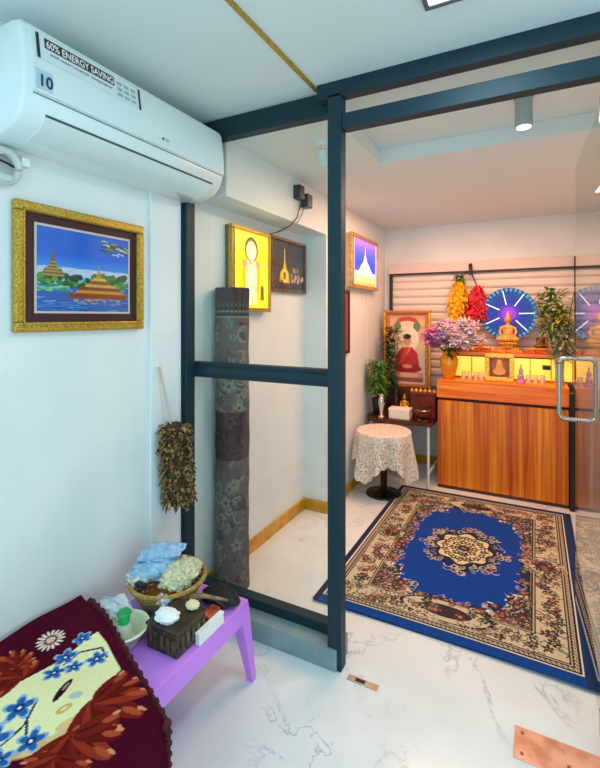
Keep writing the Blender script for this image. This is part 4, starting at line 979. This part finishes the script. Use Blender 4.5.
# offering glasses, one mesh shared
M_AMB = mat('amber_glass', '#ffcc40', .15, alpha=.9); M_CLG = mat('clear_glassware', '#fff2cc', .1, alpha=.55)
g0 = None
glass_spots = [(-.555, 'yellow offering glass right of the yellow vase'), (-.505, 'yellow offering glass, second right of the yellow vase'), (-.455, 'yellow offering glass second from the gold picture frame on its left'), (-.410, 'yellow offering glass touching the left of the gold picture frame'),
               (-.045, 'yellow offering glass right of the pink ornament'), (.005, 'yellow offering glass in the middle of the three before the leafy vase'), (.055, 'yellow offering glass next to the leafy vase')]
for i, (x, lb) in enumerate(glass_spots):
    if g0 is None:
        g0 = thing('offering_glass', lb, 'glass', (x, 4.17, .941), 'offering glasses on the altar front')
        MB().lathe([(.001, 0), (.017, 0), (.019, .01), (.022, .075), (.020, .075), (.016, .012)], 20, (x, 4.17, .941), cap=False).build('glass_body', M_CLG, g0, True)
        MB().lathe([(.015, .006), (.0185, .05)], 16, (x, 4.17, .941)).build('liquid', M_AMB, g0, True)
    else: place_copy(g0, (x-glass_spots[0][0], 0, 0), lb)
po2 = thing('pink_ornament', 'small pink and violet stepped ornament right of the gold picture frame', 'ornament', (-.105, 4.17, .941))
MB().lathe([(.035, 0), (.035, .02), (.022, .03), (.026, .06), (.015, .075), (.018, .10), (.004, .14)], 6, (-.105, 4.17, .941)).build('ornament_body', noisy('pink_violet', '#d890b8', '#b080c8', 40, .4), po2)
MB().ball((-.105, 4.17, 1.088), .009).build('finial', M_GOLDFIG, po2, True)
dsh = tag(MB().box(.055, .115, 4.20, 4.26, 1.05, 1.085, .003).build('black_switch', M_BLACK), 'small black switch box on the riser front beside the leafy vase', 'switch')
dsh.location.y = .072

# right vase with leaves
rv = thing('leafy_vase', 'clear glass vase of long green and variegated leaves on the right of the altar', 'vase', (.175, 4.20, .941))
MB().lathe([(.001, 0), (.034, 0), (.036, .01), (.032, .10), (.040, .24), (.050, .29), (.046, .29), (.036, .24), (.028, .10), (.028, .015)], 24, (.175, 4.20, .941), cap=False).build('vase_body', mat('smoky_glass', '#b8c0a8', .08, alpha=.6), rv, True)
mb = MB(); q = np.random.RandomState(4); tips = []
for k in range(13):
    t = (.175+(q.rand()-.60)*.30, 4.16+.10*q.rand(), 1.42+.32*q.rand()); tips.append(t); mb.tube([(.175, 4.20, .96), (.175+(t[0]-.175)*.2, 4.19, 1.2), t], .0035, 5)
mb.build('stems', M_LEAF, rv)
for nm, mm, sd, n, zc, sx, sz, xo in (('foliage', noisy('olive_leaf', '#4f7a2c', '#8aa848', 25, .5), 31, 330, 1.53, .17, .27, -.05), ('variegated_leaves', noisy('variegated_leaf', '#2f4a2a', '#dfe0b8', 60, .5), 32, 360, 1.30, .15, .24, .03), ('yellow_leaves', M_LEAFY, 33, 110, 1.47, .14, .16, 0)):
    foliage(nm, rv, (.175+xo, 4.17, zc), n, (sx, .08, sz), .082, .014, mm, sd, .6)
mb = MB()
for s in (-1, 1): 
    for k in range(4): mb.leaf((.14, 4.12, 1.48), (s, -.2, .15-.1*k), .14, .012, .2)
mb.build('yellow_petals', noisy('yellow_petal', '#f6d820', '#e0b010', 20, .5), rv, fix=False)

# ---------------------------------------------------------------- on the riser
ha = thing('light_halo', 'round blue led halo with white rays behind the golden statue', 'halo lamp', (-.213, 4.53, 1.176))
NR = 2*PI; cv = Cv(NR, .235, 360, 60, '#1430b0')
U_, V_ = cv.u, cv.v
for k in range(8): cv.rect(0, .03*k, NR, .03*(k+1), ['#b040d8', '#8a30d0', '#4a24b8', '#2820a0', '#142c9c', '#0e389c', '#0c4090', '#3a78b8'][k])
pet = np.abs(np.sin(U_*18)); cv.put((V_ > .185) & (pet < (V_-.185)/.05*.8+.12), '#0a1a4a'); cv.put((V_ > .205) & (pet > .55), '#4a90d0')
cv.put((V_ > .09) & (V_ < .18) & (np.abs(np.sin(U_*18+V_*40)) < .25), '#0a1c70')
def halo_fn(A, R): return -.213+R*np.cos(A), 4.512+0*A, 1.52+R*np.sin(A)
grid_obj('disc_face', cv, halo_fn, painted('lit_halo', .3, emit=.45), ha, False)
mb = MB(); mb.lathe([(.237, -.012), (.237, .002)], 64, mtx=Matrix.Translation((-.213, 4.516, 1.52)) @ Matrix.Rotation(PI/2, 4, 'X')); mb.build('disc_backing', M_BLACK, ha)
for k, a in enumerate((.02, .95, 1.80, 2.70, 3.60, 5.50)):
    mb = MB(); mb.tube([(-.213+.085*math.cos(a), 4.506, 1.52+.085*math.sin(a)), (-.213+.21*math.cos(a), 4.506, 1.52+.21*math.sin(a))], .0055, 6, .8); mb.build('light_ray', mat('white_blue_led', '#dff0ff', .4, emit=1.1, emit_col='#c8e8ff') if k == 0 else bpy.data.materials['white_blue_led'], ha)
MB().box(-.225, -.20, 4.525, 4.55, 1.176, 1.33).build('stand', M_BLACK, ha)
bd = thing('golden_statue', 'large golden seated statue in front of the blue halo', 'statue', (-.213, 4.40, 1.176))
mb = MB(); mb.box(-.33, -.096, 4.34, 4.45, 1.176, 1.20, .004); mb.box(-.31, -.116, 4.35, 4.45, 1.20, 1.222, .004); mb.build('plinth', noisy('red_gold_plinth', '#d04a1c', '#f0b030', 60, .35, .2), bd)
lotus(bd, (-.213, 4.40, 1.222), .075, .05, M_GOLDFIG); seated_figure('figure', bd, (-.213, 4.40, 1.27), .285, noisy('warm_gold', '#ffc860', '#f4a050', 20, .3, .15), )
M_RED = noisy('red_cushion', '#d8381c', '#f06a2c', 30, .6)
cus_spots = [(-.60, 'orange red offering box at the left end of the riser'), (-.50, 'orange red offering box, second from the left end of the riser'), (-.39, 'orange red offering box just left of the golden statue'), (-.035, 'orange red offering box just right of the golden statue'), (.055, 'orange red offering box behind the leafy vase'), (.235, 'orange red offering box at the right end of the riser')]
c0 = None
for x, lb in cus_spots:
    if c0 is None:
        c0 = thing('offering_box', lb, 'box', (x, 4.36, 1.176), 'offering boxes on the riser')
        MB().box(x-.038, x+.038, 4.335, 4.385, 1.176, 1.212, .005).build('box_body', M_RED, c0)
        MB().box(x-.041, x+.041, 4.332, 4.388, 1.212, 1.222, .003).build('lid', M_GOLDFIG, c0)
    else: place_copy(c0, (x-cus_spots[0][0], 0, 0), lb)
for (x, h, lb, mm) in ((-.49, .20, 'small golden figurine left of the halo', M_GOLDFIG), (.055, .19, 'small dark bronze figurine right of the halo', noisy('dark_bronze', '#5a3018', '#a8702c', 30, .35, .4)), (.24, .20, 'small golden figurine at the right end of the riser', M_GOLDFIG)):
    t = thing('small_statue', lb, 'figurine', (x, 4.49, 1.176)); lotus(t, (x, 4.49, 1.176), .055, .045, M_GOLDFIG); seated_figure('figure', t, (x, 4.50, 1.219), h, mm)
bt = thing('gold_offering_boat', 'curved gold boat shaped ornament between the flowers and the halo', 'ornament', (-.61, 4.48, 1.176))
mb = MB(); mb.tube([(-.69, 4.44, 1.29), (-.665, 4.44, 1.24), (-.63, 4.44, 1.215), (-.595, 4.44, 1.24), (-.572, 4.44, 1.29)], .022, 10); mb.build('hull', M_GOLDFIG, bt, True)
MB().lathe([(.03, 0), (.02, .02), (.012, .03)], 16, (-.63, 4.44, 1.176)).build('foot', M_GOLDFIG, bt, True)

# hanging plumes by the window
def plume(name, label, x, dz, tilt, mcol, top, seed):
    t = thing(name, label, 'garland', (x, 4.52, 1.46)); q = np.random.RandomState(seed); mb = MB()
    for k in range(420):
        s = q.rand(); z = top-.05-s*dz; r = (.022+.058*math.sin(min(1, s*1.15)*PI*.62)); a = q.rand()*2*PI; cx = x+tilt*s
        mb.leaf((cx+r*math.cos(a)*q.rand()**.5, 4.52+.6*r*math.sin(a), z), (math.cos(a)*.6, math.sin(a)*.6-.2, -.9+q.randn()*.3), .05+.02*q.rand(), .013, .2)
    mb.build('petals', mcol, t, fix=False)
    mb = MB(); mb.lathe([(.01, 0), (.05, -.35*dz), (.065, -.75*dz), (.03, -dz)], 14, (x+tilt*.4, 4.52, top-.05)); mb.build('core', mcol, t, True)
    mb = MB(); mb.tube([(x, 4.52, top-.06), (x*.5-.545*.5, 4.545, top+.01), (-.545, 4.575, 1.935)], .006, 6); mb.build('cord', M_BLACK, t)
    return t
y_ = plume('yellow_garland', 'hanging yellow garland with green top before the shutter', -.642, .36, -.03, noisy('yellow_feather', '#ffd820', '#f0a010', 30, .6), 1.90, 51)
foliage('green_top', y_, (-.645, 4.50, 1.865), 50, (.06, .03, .05), .06, .012, M_LEAF, 53, .3)
r_ = plume('red_garland', 'hanging crimson red garland next to the yellow one', -.482, .30, -.010, noisy('crimson_feather', '#c81438', '#e83848', 30, .6), 1.84, 52)
hk = thing('black_hook', 'black clip on the shutter rail holding the garlands', 'hook', (-.545, 4.56, 1.92))
MB().box(-.560, -.530, 4.545, 4.590, 1.895, 1.975, .006).build('clip', M_BLACK, hk)
MB().ball((-.545, 4.555, 1.985), .018).build('knob', M_BLACK, hk, True)
